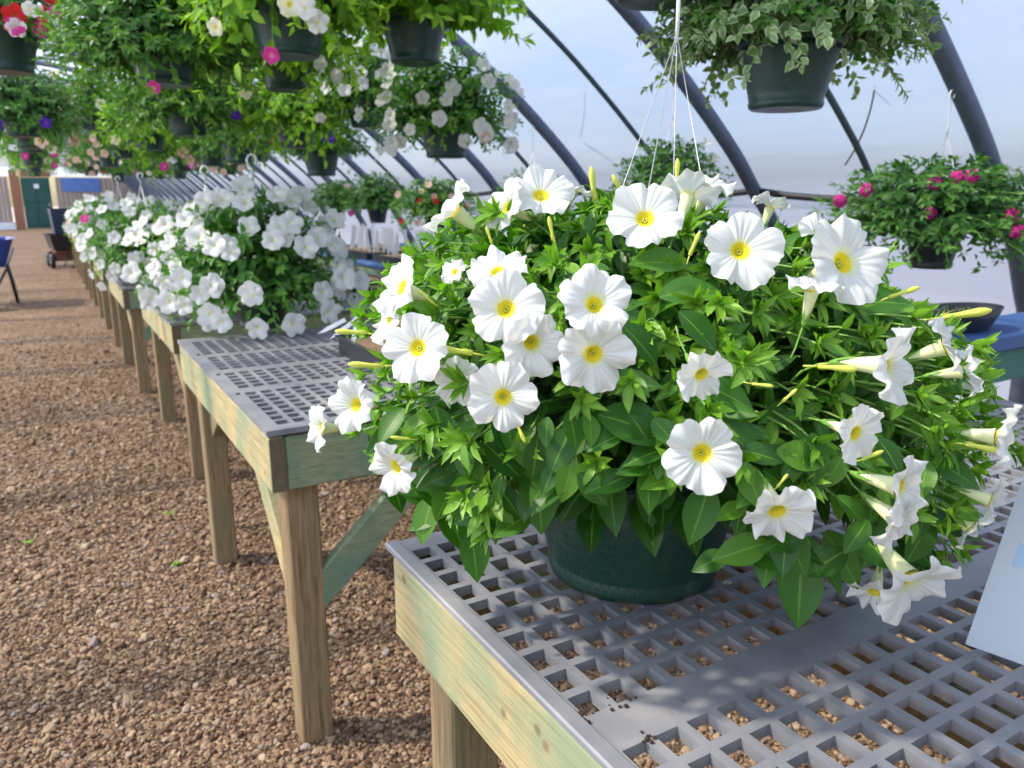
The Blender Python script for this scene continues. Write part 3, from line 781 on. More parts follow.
# flowers: pixel place on the plant's surface, radius in pixels, facing (right, up, towards viewer), shape, level
FL = [(541, 196, 31, .05, .5, .85, 0, 1.06), (508, 208, 27, -.8, .3, .6, 3, 1.03), (456, 212, 30, -.75, .55, .25, 1, 1.05),
      (645, 219, 36, -.1, .35, .9, 0, 1.05), (707, 186, 26, .2, .8, .4, 2, 1.06), (688, 197, 27, .3, .75, -.2, 1, 1.05), (740, 251, 37, 0, .2, 1, 0, 1.06),
      (842, 263, 42, .35, .2, .9, 3, 1.06), (818, 240, 26, .2, .6, .5, 1, 1.0), (506, 309, 37, -.1, .15, 1, 3, 1.10), (531, 342, 32, .25, -.2, .9, 1, 1.05), (498, 272, 30, -.2, .6, .7, 2, 1.03), (455, 272, 14, -.4, .4, .7, 2, 1.0),
      (594, 305, 36, .15, .25, .95, 1, 1.09), (593, 354, 38, .1, -.3, .95, 4, 1.04), (418, 348, 35, -.35, .1, .9, 0, 1.09), (403, 288, 31, -.75, .3, .6, 3, 1.06), (390, 318, 26, -.8, .2, .45, 2, 1.04),
      (503, 397, 35, 0, -.12, 1, 4, 1.07), (457, 380, 24, -.1, -.1, .9, 2, 1.0), (357, 405, 27, -.5, .05, .8, 1, 1.08), (322, 428, 23, -.75, 0, .5, 3, 1.08), (397, 466, 28, -.6, -.3, .7, 1, 1.08),
      (701, 374, 27, .2, -.5, .75, 4, 1.07), (702, 453, 37, -.05, -.05, 1, 0, 1.07), (777, 511, 33, 0, -.55, .75, 2, 1.07), (855, 433, 28, .45, -.25, .8, 0, 1.07), (884, 366, 36, .7, -.1, .7, 1, 1.05),
      (899, 487, 32, .65, -.2, .7, 3, 1.06), (897, 520, 29, .5, -.5, .6, 2, 1.04), (908, 578, 38, .3, -.6, .65, 1, 1.07), (875, 592, 24, -.4, -.7, .5, 2, 1.04),
      (996, 437, 27, .8, -.1, .6, 1, 1.05), (945, 347, 28, .7, .3, .5, 2, 1.0), (812, 290, 26, .1, .85, .3, 3, 1.04), (990, 500, 22, .8, -.3, .4, 2, 1.02), (970, 528, 22, .5, -.6, .4, 2, 1.0),
      (575, 190, 18, .4, .8, .2, 2, 1.0), (962, 372, 22, .9, .1, .3, 1, 1.0), (770, 208, 18, .3, .9, .1, 1, .98), (700, 330, 0, 0, 0, 1, 0, 1)]
for (x, y, r, a, b, c, k, lv) in FL:
    if r == 0: continue
    p = surf(x, y, lv); D = (p-CAM).length
    f = put_flower(main, p, face_dir(a, b, c), r*D/F*1.06, k, PC)
BD = [(593, 184, -.15, 1, 34), (619, 187, -.5, .8, 28), (695, 243, .35, .9, 24), (452, 350, -1, .15, 40), (365, 365, -1, .05, 34), (350, 332, -1, .05, 30), (838, 368, 1, -.1, 34), (967, 314, 1, .15, 40),
      (521, 433, .3, -.7, 22), (763, 385, .8, -.1, 20), (985, 448, .9, -.2, 30), (677, 172, 0, 1, 26), (790, 395, .6, .6, 18), (551, 228, -.2, .9, 24), (873, 455, .8, .4, 20), (783, 480, .3, .5, 16), (905, 292, .9, .3, 26), (400, 438, -.8, .1, 20), (425, 296, -.6, .5, 20), (489, 235, -.3, .9, 18)]
for (x, y, a, b, l) in BD:
    p = surf(x, y, 1.04); D = (p-CAM).length; v = face_dir(a, b, .25)
    L = l*D/F/1.36
    o = link('flower_bud', BUDM, main); o.location = p-v*L*.7-PC; o.rotation_mode = 'QUATERNION'; o.rotation_quaternion = quat_to(v, random.random()*6); o.scale = (L*.9, L*.9, L)

# ------------------------------------------------------------------ OTHER BASKETS: prototypes of foliage (unit: metres, origin at pot's base)
def basket_foliage(name, seed, mat, n=150, rx=.42, top=.34, low=-.10, nleaf=9, big=.05, small=.024, aspect=.5, tips=5, trail=0, h=.19, lv=(.78, 1.02), bright=1.0):
    rg = np.random.default_rng(seed); ga = PI*(3-5**.5); i = np.arange(n)
    zz = 1-i/n*1.6; rr = np.sqrt(1-np.clip(zz, -1, 1)**2)
    d = nrmz(np.stack([rr*np.cos(ga*i), rr*np.sin(ga*i), zz], 1)+rg.normal(0, .07, (n, 3)))
    l = rg.uniform(*lv, n)
    c = np.array([0, 0, h+.02])
    P2 = c+np.stack([d[:, 0]*rx, d[:, 1]*rx, np.where(d[:, 2] > 0, d[:, 2]*top, d[:, 2]*(-low)*3.2)], 1)*l[:, None]
    if trail:
        k = rg.random(n) < .35; rad = np.hypot(P2[:, 0], P2[:, 1]); k &= rad > rx*.5; P2[k, 2] -= rg.uniform(.2, 1, k.sum())*trail
    a = rg.random(n)*6.28; q = np.sqrt(rg.random(n))*.1
    P0 = np.stack([q*np.cos(a), q*np.sin(a), np.full(n, h-.01)], 1)
    P1 = P0+(P2-P0)*np.array([.5, .5, 0])+np.array([0, 0, 1])*(np.clip(P2[:, 2]-P0[:, 2], 0, 1)*.8+.08)[:, None]
    parts = shoots(P0, P1, P2, rg, nleaf, big, small, aspect, .3, tips, 3, bright)
    V, Fc, ti, mi = join(parts)
    ts = np.linspace(0, 1, 6); P = bez(P0[::2], P1[::2], P2[::2], ts); Vs, Fs_ = tubes(P, np.full(P.shape[:2], .0016), 3)
    me = np_mesh(name, V, Fc, mat, {'tint': ti, 'mid': mi})
    st = np_mesh('stems', Vs, Fs_, STEM)
    return me, st, P2
FOL = {}
def fol(key, **kw): FOL[key] = basket_foliage('foliage', **kw)
fol('petB1', seed=21, mat=LEAF_B, n=290, rx=.44, top=.42, low=-.10, nleaf=11, big=.066, small=.026)
fol('petB2', seed=22, mat=LEAF_B, n=200, rx=.46, top=.42, low=-.12, nleaf=8, big=.06, small=.03)
fol('lime1', seed=31, mat=LEAF_LIME, n=170, rx=.38, top=.2, low=-.10, nleaf=8, big=.07, small=.045, aspect=.62, tips=3, trail=.18)
fol('lime2', seed=32, mat=LEAF_LIME, n=150, rx=.5, top=.25, low=-.02, nleaf=8, big=.085, small=.05, aspect=.66, tips=2, trail=.1)
fol('verb', seed=41, mat=LEAF_DARK, n=320, rx=.42, top=.3, low=-.10, nleaf=10, big=.05, small=.03, aspect=.5, tips=5)
fol('mix1', seed=51, mat=LEAF_MIX, n=230, rx=.4, top=.33, low=-.10, nleaf=9, big=.055, small=.03)
fol('mix2', seed=52, mat=LEAF_MIX, n=210, rx=.42, top=.27, low=-.10, nleaf=8, big=.06, small=.035, trail=.12)
fol('dark1', seed=61, mat=LEAF_DARK, n=270, rx=.36, top=.34, low=-.03, nleaf=10, big=.05, small=.028, trail=.05)
fol('vari', seed=71, mat=LEAF_VAR, n=230, rx=.42, top=.24, low=-.07, nleaf=13, big=.04, small=.025, aspect=.85, tips=3, trail=.08)
def basket(name, label, grp, loc, key, flowers=(), rz=None, sc_=1.0, hang=None, potmat=POT_PLAIN, cat='hanging basket', fr=.034, extra=None, hgt=.19, nwire=4, thick=.0016, pot_s=1.0, wsc=1.0, drop=0):
    root = empty(name, loc, 0); tag(root, label, cat, grp)
    pot_parts(root, .19, .138*pot_s, .1*pot_s, potmat, 24)
    for k_ in [key]+([extra] if extra else []):
        me, st, P2 = FOL[k_]
        o = link('foliage', me, root); o.rotation_euler = (0, 0, rz or 0); o.scale = (sc_*wsc, sc_*wsc, sc_)
        o2 = link('stems', st, root); o2.rotation_euler = (0, 0, rz or 0); o2.scale = (sc_*wsc, sc_*wsc, sc_)
    me, st, P2 = FOL[key]; R = Matrix.Rotation(rz or 0, 3, 'Z')
    rg = random.Random(sum(ord(c) for c in label))
    for (kind, cnt, rad) in flowers:
        for q_ in range(cnt):
            # prefer shoot tips on the side of the aisle
            for _ in range(16):
                p = Vector(P2[rg.randrange(len(P2))]); p = Vector((p.x*sc_*wsc, p.y*sc_*wsc, p.z*sc_)); p = R @ p
                tv = (CAM-Vector(loc)-p); tv.z *= .3
                if Vector((p.x, p.y, (p.z-.2)*.8)).dot(tv.normalized()) > (-.08 if cnt > 14 else .16): break
            d = (p-Vector((0, 0, .12))).normalized(); d = (d+tv.normalized()*.7+Vector((rg.uniform(-.3, .3), rg.uniform(-.3, .3), rg.uniform(-.2, .2)))).normalized()
            f = link('flower', SF[kind][rg.randrange(3)], root); f.location = p+d*(.045 if cnt < 14 else .025); f.rotation_mode = 'QUATERNION'
            f.rotation_quaternion = quat_to(d, rg.random()*6); s_ = rad*rg.uniform(.8, 1.15); f.scale = (s_, s_, s_)
    if drop:
        for c_ in root.children:
            if c_.name.startswith(('foliage', 'stems', 'flower')): c_.location.z -= drop
    if hang is not None: hanger(root, .19, .14*pot_s, *hang, nw=nwire, r=thick)
    return root
def cluster(root, p, mat_key, n=10, R=.035, r=.011):
    """verbena head: small florets in a dome"""
    b = []; me = SF[mat_key][0]
    p = Vector(p); out = (CAM-root.location-p).normalized()
    V = []; Fs_ = []; ra = []; an = []; o = 0
    mv = np.array([v.co[:] for v in me.vertices]); mf = np.array([list(q_.vertices) for q_ in me.polygons])
    rad = np.array([d.value for d in me.attributes['rad'].data])
    for k in range(n):
        a = k*2.4; q_ = math.sqrt(k/n)*1.25; d = (quat_to(out) @ Vector((math.sin(q_)*math.cos(a), math.sin(q_)*math.sin(a), math.cos(q_))))
        Rm = np.array(quat_to(d, k).to_matrix()); V.append((mv*r)@Rm.T+np.array(d*R)); Fs_.append(mf+o); o += len(mv); ra.append(np.maximum(rad, .5)); an.append(rad)
    me2 = np_mesh('flower_cluster', np.concatenate(V), np.concatenate(Fs_), me.materials[0], {'rad': np.concatenate(ra), 'ang': np.concatenate(an)})
    link('flower_cluster', me2, root, p)

# bench petunias (on benches 2..8)
def on_bench(label, px, py, Tz, key, nf, rz, sc_=1, fr=.037, apex=None, hook=True):
    p = at_z(px, py, Tz); p.z = Tz
    r = basket('petunia_basket', label, 'white petunia baskets along the bench row', p, key, (('white', nf, fr),), rz, sc_, None, POT, 'potted plant')
    if apex: hanger(r, .19, .14, apex, apex+.09, 3, .0022, rot=rz)
    return r
def on_xy(label, x, y, Tz, key, nf, rz, sc_=1, fr=.037, apex=None, extra=()):
    r = basket('petunia_basket', label, 'white petunia baskets along the bench row', (x, y, Tz), key, (('white', nf, fr),)+tuple(extra), rz, sc_, None, POT, 'potted plant')
    if apex: hanger(r, .19, .14, apex, apex+.09, 3, .0022, rot=rz)
    return r
on_bench('full white petunia in green pot at the far end of the second bench', 264, 326, .975, 'petB1', 75, .4, .98, .05, .66)
on_xy('white petunia overhanging the near left corner of the third bench', .80, 4.62, .90, 'petB2', 46, 2.0, 1.0, .05, .72)
on_xy('white petunia at the middle of the third bench behind the corner one', 1.1, 5.45, .90, 'petB1', 40, 1.1, .98, .052)
on_xy('white petunia with tall wire hanger on the fourth bench', .72, 7.0, .86, 'petB1', 42, 3.1, 1.05, .055, .78)
on_xy('white petunia farther back on the fourth bench', 1.0, 7.8, .86, 'petB2', 38, 4.2, 1.05, .055, None, (('pink', 2, .04),))
on_xy('white petunia with a pink bloom on the fifth bench', .74, 9.3, .86, 'petB1', 36, 5.2, 1.1, .06, .8, (('pink', 2, .05),))
on_xy('white petunia on the sixth bench', .75, 11.7, .86, 'petB2', 36, .9, 1.1, .062, None)
on_xy('white and pink petunia on the seventh bench, last of the flowering row', .76, 14.1, .86, 'petB1', 26, 1.9, 1.1, .062, None, (('peach', 10, .05),))
0 and on_xy('white petunia toward the inner side of the fourth bench', 1.75, 7.2, .86, 'petB2', 30, 2.7, 1.0, .04)
0 and on_xy('white petunia on the inner side of the third bench', 1.85, 4.9, .90, 'petB1', 22, .2, .9, .038)

# overhead rails and hanging baskets
RX = [0.0, .5, .85, 1.15, 1.45, 1.85, 2.25]; RZ_ = 2.85
for i, x in enumerate(RX):
    o = MB().tube([(x, Y0+1, RZ_), (x, 43.5, RZ_)], .014, 8).build('trim_%d' % (tn+i), RAIL, smooth=True); tag(o, kind='structure')
tn += len(RX)
# cross pipes carrying the rails, tied to the hoops
for i, yy in enumerate(ribs):
    xr = 2.86; o = MB().tube([(2*XR-xr, yy, RZ_+.035), (xr, yy, RZ_+.035)], .02, 8).build('trim_%d' % (tn+i), RAIL, smooth=True); tag(o, kind='structure')
tn += len(ribs)
def hung(label, px, py, X, key, flowers=(), rz=0, sc_=1, extra=None, potmat=POT_PLAIN, pot_s=1.0, grp='hanging baskets overhead', wsc=1.0, drop=0):
    p = at_d(px, py, 4.2 if py < 100 else 6.5) if X == 0 else at_x(px, py, X)
    top = RZ_+.014-p.z
    return basket('hanging_basket', label, grp, p, key, flowers, rz, sc_, (min(.72, top-.1), top), potmat, extra=extra, pot_s=pot_s, wsc=wsc, drop=drop)
hung('hanging basket with trailing variegated leaves, large at the top right', 785, 110, 1.85, 'vari', (), .3, 1.02, 'dark1', POT_PLAIN, 1.0)
hung('hanging basket at the top edge, showing mainly its pot base left of the variegated one', 655, 3, 1.45, 'dark1', (), 1.3, 1.0)
hung('hanging basket of lime green leaves in a dark pot, top left of centre', 290, 57, .85, 'lime1', (('white', 5, .035), ('cream', 4, .035), ('pink', 2, .03)), .2, 1.0, None, POT_PLAIN, 1.05)
hung('hanging basket with broad lime leaves spilling over a dark pot at top centre', 415, 64, 1.45, 'lime2', (), 1.9, 1.0)
hung('small hanging pot directly beneath the lime green basket', 287, 91, 1.15, 'lime1', (('white', 8, .035), ('cream', 5, .035)), 2.2, .95)
hung('hanging basket of white petunias with a domed crown left of the hoops', 446, 158, 1.85, 'petB1', (('white', 42, .038), ('peach', 1, .03)), 1.2, .86, wsc=1.1)
hung('hanging basket of white flowers behind the domed white petunia', 368, 128, 1.85, 'mix1', (('white', 38, .04),), .4, 1.0)
hung('hanging basket with red and white flowers at the top left corner', 8, 73, 0.0, 'dark1', (('red', 8, .045), ('white', 7, .04), ('pink', 5, .035)), .8, .9)
hung('wide leafy hanging basket with long pale hanger, upper left', 165, 86, .5, 'mix1', (('pink', 1, .03),), 1.4, 1.0, 'dark1', wsc=1.15, drop=.08)
hung('hanging basket with cream blooms and blue-green pot, below the wide leafy one', 96, 130, .5, 'mix2', (('cream', 4, .05),), 2.4, 1.0, potmat=POT_PLAIN)
hung('dark leafy hanging basket by the left edge with purple blooms', 24, 137, 0.0, 'verb', (('purple', 2, .045),), .9, 1.1, drop=.08)
hung('hanging basket with a few deep blue flowers', 190, 136, .85, 'dark1', (('purple', 5, .045),), 2.9, 1.2, 'mix1', drop=.08)
hung('hanging basket of bright green rounded leaves near the wire hooks', 297, 148, 1.45, 'lime1', (), 3.3, 1.0)
hung('dark hanging basket with a purple flower above the far film wall', 322, 176, 1.85, 'dark1', (('purple', 2, .05),), 4.0, 1.0)
hung('hanging basket with sparse white blooms behind the wire hooks', 240, 163, 1.45, 'mix1', (('white', 2, .045),), 5.0, 1.0)
hung('yellow-green hanging basket left of the wire hooks', 150, 150, .85, 'lime1', (('cream', 3, .045),), 5.6, 1.0)
hung('hanging basket high beside the lime green one, mostly above the picture', 250, -8, .85, 'lime1', (('pink', 4, .035),), 5.0, 1.0)
hung('lime leaved hanging basket cut by the top edge between two dark pots', 350, -5, 1.15, 'lime2', (('cream', 2, .03),), .7, .8)
hung('hanging basket of dangling lime leaves at top edge beside the blue hoops', 545, -28, 1.45, 'lime2', (), 3.6, .8)
fk = [('mix1', (('cream', 8, .045),)), ('mix2', (('peach', 9, .05), ('cream', 4, .045))), ('lime1', (('cream', 3, .05),)), ('dark1', (('red', 4, .045),)), ('mix2', (('pink', 5, .045), ('white', 5, .045))), ('verb', (('peach', 7, .05),))]
q = 0
words = ['cream', 'peach', 'pale yellow', 'red', 'pink and white', 'peach']
for yy in (7.9, 9.6, 11.4, 13.4, 15.6, 18.2):
    for x in (0.0, .85, 1.45, 2.25):
        if x == 2.25 and yy < 9: continue
        key, fls = fk[(q*5+int(yy)) % 6]
        dz = .06*math.sin(q*2.3)
        zb = 1.98+dz-(.04 if x < 1 else .1)
        p = (x, yy+.2*math.sin(q*1.7), zb)
        basket('hanging_basket', 'small distant hanging basket with scattered flowers in the far overhead rows', 'far hanging baskets', p, key, fls, q*1.1, 1.0, (.6, RZ_+.014-zb), POT_PLAIN)
        q += 1
# wall-side row, each hung from a hoop
def hoop_z(x):
    for (a, b) in zip(SP, SP[1:]):
        if (a[0]-x)*(b[0]-x) <= 0 and a[1] > .5: return a[1]+(b[1]-a[1])*((a[0]-x)/(a[0]-b[0]+1e-9))
    return 2
WR = [('hanging basket of pink verbena in a black pot at the right', 930, 268, ribs[3], 'verb', (), .5, 1.1, 1.3),
      ('leafy hanging basket behind the crown of the big petunia, between two hoops', 668, 222, ribs[4], 'dark1', (('white', 3, .035),), 1.5, 1.0, 1.15),
      ('hanging basket with small red blooms just left above the big petunia', 532, 228, ribs[5], 'mix1', (('red', 7, .04),), 2.5, .95, 1.0),
      ('hanging basket of mixed orange and green foliage, above the white tags', 436, 229, ribs[6], 'mix2', (('peach', 9, .035), ('red', 8, .03)), 3.5, 1.1, 1.1),
      ('dark green leafy hanging basket, second from the petunia row beside the wall', 378, 223, ribs[7], 'dark1', (), 4.5, 1.15, 1.15),
      ('small dark hanging basket with pink blooms farthest along the wall', 338, 215, ribs[8], 'verb', (('pink', 4, .05), ('peach', 3, .05)), 5.5, 1.0, 1.0)]
for lab, px, py, Y, key, fls, rz, s_, ws in WR:
    p = at_y(px, py, Y); p.x = min(p.x, 3.9); zt = hoop_z(p.x)-.06-p.z
    r = basket('hanging_basket', lab, 'hanging baskets along the film wall', p, key, fls, rz, s_, (min(.66, zt-.08), zt), POT_BLACK, wsc=ws, pot_s=.95)
    if Y == ribs[3]:
        for (cx, cy, m_) in ((866, 190, 'pink'), (840, 201, 'pink'), (930, 213, 'pink'), (935, 183, 'pink'), (957, 178, 'pink'), (972, 176, 'pink'), (1013, 215, 'pink'), (1018, 232, 'pink')):
            w = at_d(cx, cy, (p-CAM).length-.30); q_ = w-p
            cluster(r, q_, m_, 16, .03, .0125)

# ------------------------------------------------------------------ TRAYS, TAGS, SMALL THINGS
def tray(label, p, w, d, h=.06, rz=0, cat='seed tray', sprouts=0, grp='black seedling trays'):
    root = empty('seed_tray', p, rz); tag(root, label, cat, grp)
    b = MB(); t = .006
    b.box(-w/2, w/2, -d/2, d/2, 0, .006, .001).box(-w/2, -w/2+t, -d/2, d/2, .006, h, .001).box(w/2-t, w/2, -d/2, d/2, .006, h, .001).box(-w/2+t, w/2-t, -d/2, -d/2+t, .006, h, .001).box(-w/2+t, w/2-t, d/2-t, d/2, .006, h, .001)
    b.box(-w/2-.01, w/2+.01, -d/2-.01, -d/2, h-.006, h).box(-w/2-.01, w/2+.01, d/2, d/2+.01, h-.006, h).box(-w/2-.01, -w/2, -d/2, d/2, h-.006, h).box(w/2, w/2+.01, -d/2, d/2, h-.006, h)
    b.build('tray_body', TRAY, root)
    MB().box(-w/2+t, w/2-t, -d/2+t, d/2-t, .008, h-.012, .002).build('soil', simple('seed_compost', (.22, .13, .075), .95, 60, .4, bmp=.8), root)
    if sprouts:
        n = sprouts; rg = np.random.default_rng(int(w*1000)+n)
        Q = np.stack([rg.uniform(-w/2+.02, w/2-.02, n), rg.uniform(-d/2+.02, d/2-.02, n), np.full(n, h-.012)], 1)
        a = rg.random(n)*6.28; dr = np.stack([np.cos(a), np.sin(a), rg.uniform(.4, 1.6, n)], 1)
        v, f, t_, m = leaves(Q, dr, np.tile([0, 0, 1.], (n, 1)), rg.uniform(.015, .04, n), rg.uniform(.006, .014, n), rg.uniform(0, 1.2, n), rg.uniform(.2, 1, n), 3)
        o = link('seedlings', np_mesh('seedlings', v, f, LEAF_B, {'tint': t_, 'mid': m}), root)
    return root
def plant_tag(p, h, lean, rz, w=.02, label='white plastic plant tag standing in a seed tray by the wall', grp='white plant tags by the wall'):
    b = MB(); b.box(-w/2, w/2, -.0008, .0008, h*.3, h, .0003)
    b.add([(-w/2, 0, h*.3), (w/2, 0, h*.3), (.001, 0, 0), (-.001, 0, 0), (-w/2, .0015, h*.3), (w/2, .0015, h*.3), (.001, .0015, 0), (-.001, .0015, 0)], [(0, 1, 2, 3), (7, 6, 5, 4), (0, 3, 7, 4), (1, 5, 6, 2)])
    o = b.build('plant_tag', TAGM); o.location = p; o.rotation_euler = (lean[0], lean[1], rz); tag(o, label, 'plant tag', grp); return o
tp = at_z(362, 352, .975)
t1 = tray('black seedling tray on the second bench behind the white petunia', (1.04, 2.50, .975), .28, .54, .07, 0, sprouts=60, grp='trays on the second bench')
tray('black seedling tray on the second bench, farther from the aisle edge', (1.36, 2.52, .975), .28, .54, .07, 0, sprouts=40, grp='trays on the second bench')
for (px, py, h, ly, lab) in ((352, 345, .13, .2, 'tall upright white plant tag in the black tray on the second bench'), (330, 335, .15, .95, 'white plant tag leaning far over in the black tray on the second bench'), (318, 330, .13, 1.1, 'lowest lying white plant tag in the black tray on the second bench')):
    p = at_z(px, py, .975+.05); plant_tag((p.x, p.y, 1.01), h, (0, ly, 0), .4-YAW-.5, .016, lab, 'white plant tags on the second bench')
WT = .965
for i, (x, y, w, d) in enumerate(((2.72, 7.6, .3, 1.3), (3.07, 7.6, .3, 1.3), (2.75, 6.1, .35, 1.4), (3.15, 6.1, .35, 1.4), (3.55, 6.2, .35, 1.4))):
    tray('black seedling tray on the wall bench, full of small plants', (x, y, WT), w, d, .07, 0, sprouts=90, grp='trays along the wall bench')
rg = random.Random(5)
for i in range(46):
    x = rg.choice((2.64, 2.72, 2.82, 3.05, 3.15)); y = rg.uniform(5.5, 8.1)
    plant_tag((x, y, WT+.05), rg.uniform(.2, .27), (rg.uniform(-.15, .15), rg.uniform(-.12, .2), 0), rg.uniform(-.8, 0), .028)
tray('black seedling tray on the third bench, beyond the petunias', (1.95, 4.75, .90), .3, .56, .07, 0, sprouts=50, grp='trays on the third bench')
tray('black seedling tray at the far side of the third bench', (1.95, 5.45, .90), .3, .56, .07, 0, sprouts=50, grp='trays on the third bench')
# shallow dark tray on the near end of the wall bench
st = empty('seed_tray', (2.93, 1.60, 1.06)); st.scale = (1.0, .55, 1); tag(st, 'shallow dark round-cornered tray of soil on the near end of the wall bench', 'seed tray')
MB().lathe([(0, 0), (.14, 0), (.175, .06), (.19, .085), (.2, .085), (.18, .05), (.14, -.0)], 28).build('tray_body', TRAY, st, smooth=True)
MB().lathe([(0, .07), (.09, .068), (.17, .06)], 28).build('soil', SOIL, st, smooth=True)
n = 60; a = rng.random(n)*6.28; q_ = np.sqrt(rng.random(n))*.15
v, f, t_, m = leaves(np.stack([q_*np.cos(a), q_*np.sin(a), np.full(n, .066)], 1), np.stack([np.cos(a*3), np.sin(a*3), rng.uniform(.3, 2, n)], 1), np.tile([0, 0, 1.], (n, 1)), rng.uniform(.015, .04, n), rng.uniform(.003, .007, n), rng.uniform(0, 1, n), rng.uniform(.1, .8, n), 3)
link('seedlings', np_mesh('seedlings', v, f, LEAF_VAR, {'tint': t_, 'mid': m}), st)

# white plastic panel leaning at the right edge of the nearest bench
A = Vector((.977, .469, .977)); B = Vector((1.02, .30, .977))
r0 = ray(1034, 450); Ct = CAM+r0*(.50/r0.y) ; Ct = at_y(1037, 438, .455)
PM, nt, out = new_mat('milky_white_plastic')
cc = mixc(nt, (.72, .80, .86), (.8, .85, .9), noise(nt, coords(nt), 3, 3)); thin(nt, out, cc, .35, None, .35, None, .5)
b = MB(); Dv = B+(Ct-A); nrm = (B-A).cross(Ct-A).normalized()*.0012
b.add([A, B, Dv, Ct, A+nrm*2, B+nrm*2, Dv+nrm*2, Ct+nrm*2], [(0, 1, 2, 3), (7, 6, 5, 4), (0, 4, 5, 1), (1, 5, 6, 2), (2, 6, 7, 3), (3, 7, 4, 0)])
pn = b.build('plastic_sheet', PM); tag(pn, 'milky white plastic sheet propped on the near bench, cut by the right edge', 'plastic sheet')
u_, v_ = (B-A).normalized(), (Ct-A).normalized()
P0_ = A+(Ct-A)*.42+u_*.02; nn = nrm.normalized()
off = -nn*.0008 if nn.dot(CAM-A) < 0 else nn*.0032
PB = simple('pale_blue_print', (.42, .62, .8), .5, 10, .05)
MB().add([P0_+off, P0_+u_*.03+off, P0_+u_*.03+v_*.03+off, P0_+v_*.03+off], [(0, 1, 2, 3)]).build('print_patch', PB, pn)

# fallen bits on the nearest bench
o = link('fallen_petal', SF['cream'][1]); o.location = at_z(727, 583, T+.003); o.scale = (.009, .006, .004); tag(o, 'shrivelled cream petal lying on the grid right of the green pot', 'petal')
bp = at_z(556, 585, T); bp = PC+(Vector((bp.x, bp.y, T))-PC).normalized()*.126+Vector((0, 0, .035))
o = link('fallen_bud', BUDM); o.location = bp; o.rotation_euler = (.2, .1, 0); o.scale = (.010, .010, .014); tag(o, 'small pale withered bud stuck to the lower left of the green pot', 'bud')
def crumbs():
    V = []; Fs_ = []; b = MB(); rg = random.Random(3)
    for (cx, cy, n, s_) in ((572, 716, 22, 5), (580, 724, 14, 7), (625, 700, 10, 14), (648, 738, 10, 5)):
        for k in range(n):
            p = at_z(cx+rg.gauss(0, s_), cy+rg.gauss(0, s_*.6), T); r = rg.uniform(.0012, .0034)
            b.lathe([(0, r*1.2), (r*.8, r*.8), (r, r*.2), (r*.6, -.0002)], 5, (p.x, p.y, T+.0004))
    o = b.build('soil_crumbs', SOIL, smooth=False); tag(o, 'dark soil crumbs scattered on the near corner of the grid top', 'soil', kind='stuff')
crumbs()

# blue tub on legs (wheelbarrow) at the left edge and garden cart up the aisle
def wheelbarrow():
    c = at_z(-6, 304, 0); root = empty('wheelbarrow', (c.x, c.y, 0), 0); tag(root, 'blue wheelbarrow at the left edge of the gravel aisle', 'wheelbarrow')
    BL = simple('blue_tub', (.012, .05, .3), .35, 6, .2); BK = simple('black_frame', (.012, .012, .014), .5, 10, .2)
    def rr(x0, x1, y0, y1, z): return [(x0, y0+.08, z), (x0+.08, y0, z), (x1-.08, y0, z), (x1, y0+.08, z), (x1, y1-.08, z), (x1-.08, y1, z), (x0+.08, y1, z), (x0, y1-.08, z)]
    b = MB(); L0 = rr(-.22, .22, -.3, .25, .55); L1 = rr(-.36, .36, -.5, .48, .95); L2 = rr(-.38, .38, -.52, .5, .955); L3 = rr(-.34, .34, -.48, .46, .95); L4 = rr(-.2, .2, -.28, .23, .57)
    vs = L0+L1+L2+L3+L4; fs = [tuple(range(7, -1, -1)), tuple(range(32, 40))]
    for k in range(4):
        for j in range(8): fs.append((k*8+j, k*8+(j+1) % 8, (k+1)*8+(j+1) % 8, (k+1)*8+j))
    b.add(vs, fs); b.build('tub', BL, root)
    for sx in (-.24, .24):
        MB().tube([(sx, .1, .56), (sx*1.15, .2, .28), (sx*1.25, .24, .012), (sx*1.25, -.05, .012), (sx, -.2, .56)], .018, 8).build('leg', BK, root, smooth=True)
        MB().tube([(sx*.4, -.75, .3), (sx, -.2, .53), (sx, .3, .56), (sx*1.3, .95, .75)], .018, 8).build('handle', BK, root, smooth=True)
    MB().lathe([(.06, -.04), (.17, -.045), (.2, -.02), (.2, .02), (.17, .045), (.06, .04), (.06, -.04)], 24).xf(Matrix.Translation((0, -.75, .2)) @ Matrix.Rotation(PI/2, 4, 'Y')).build('wheel', BK, root, smooth=True)
wheelbarrow()
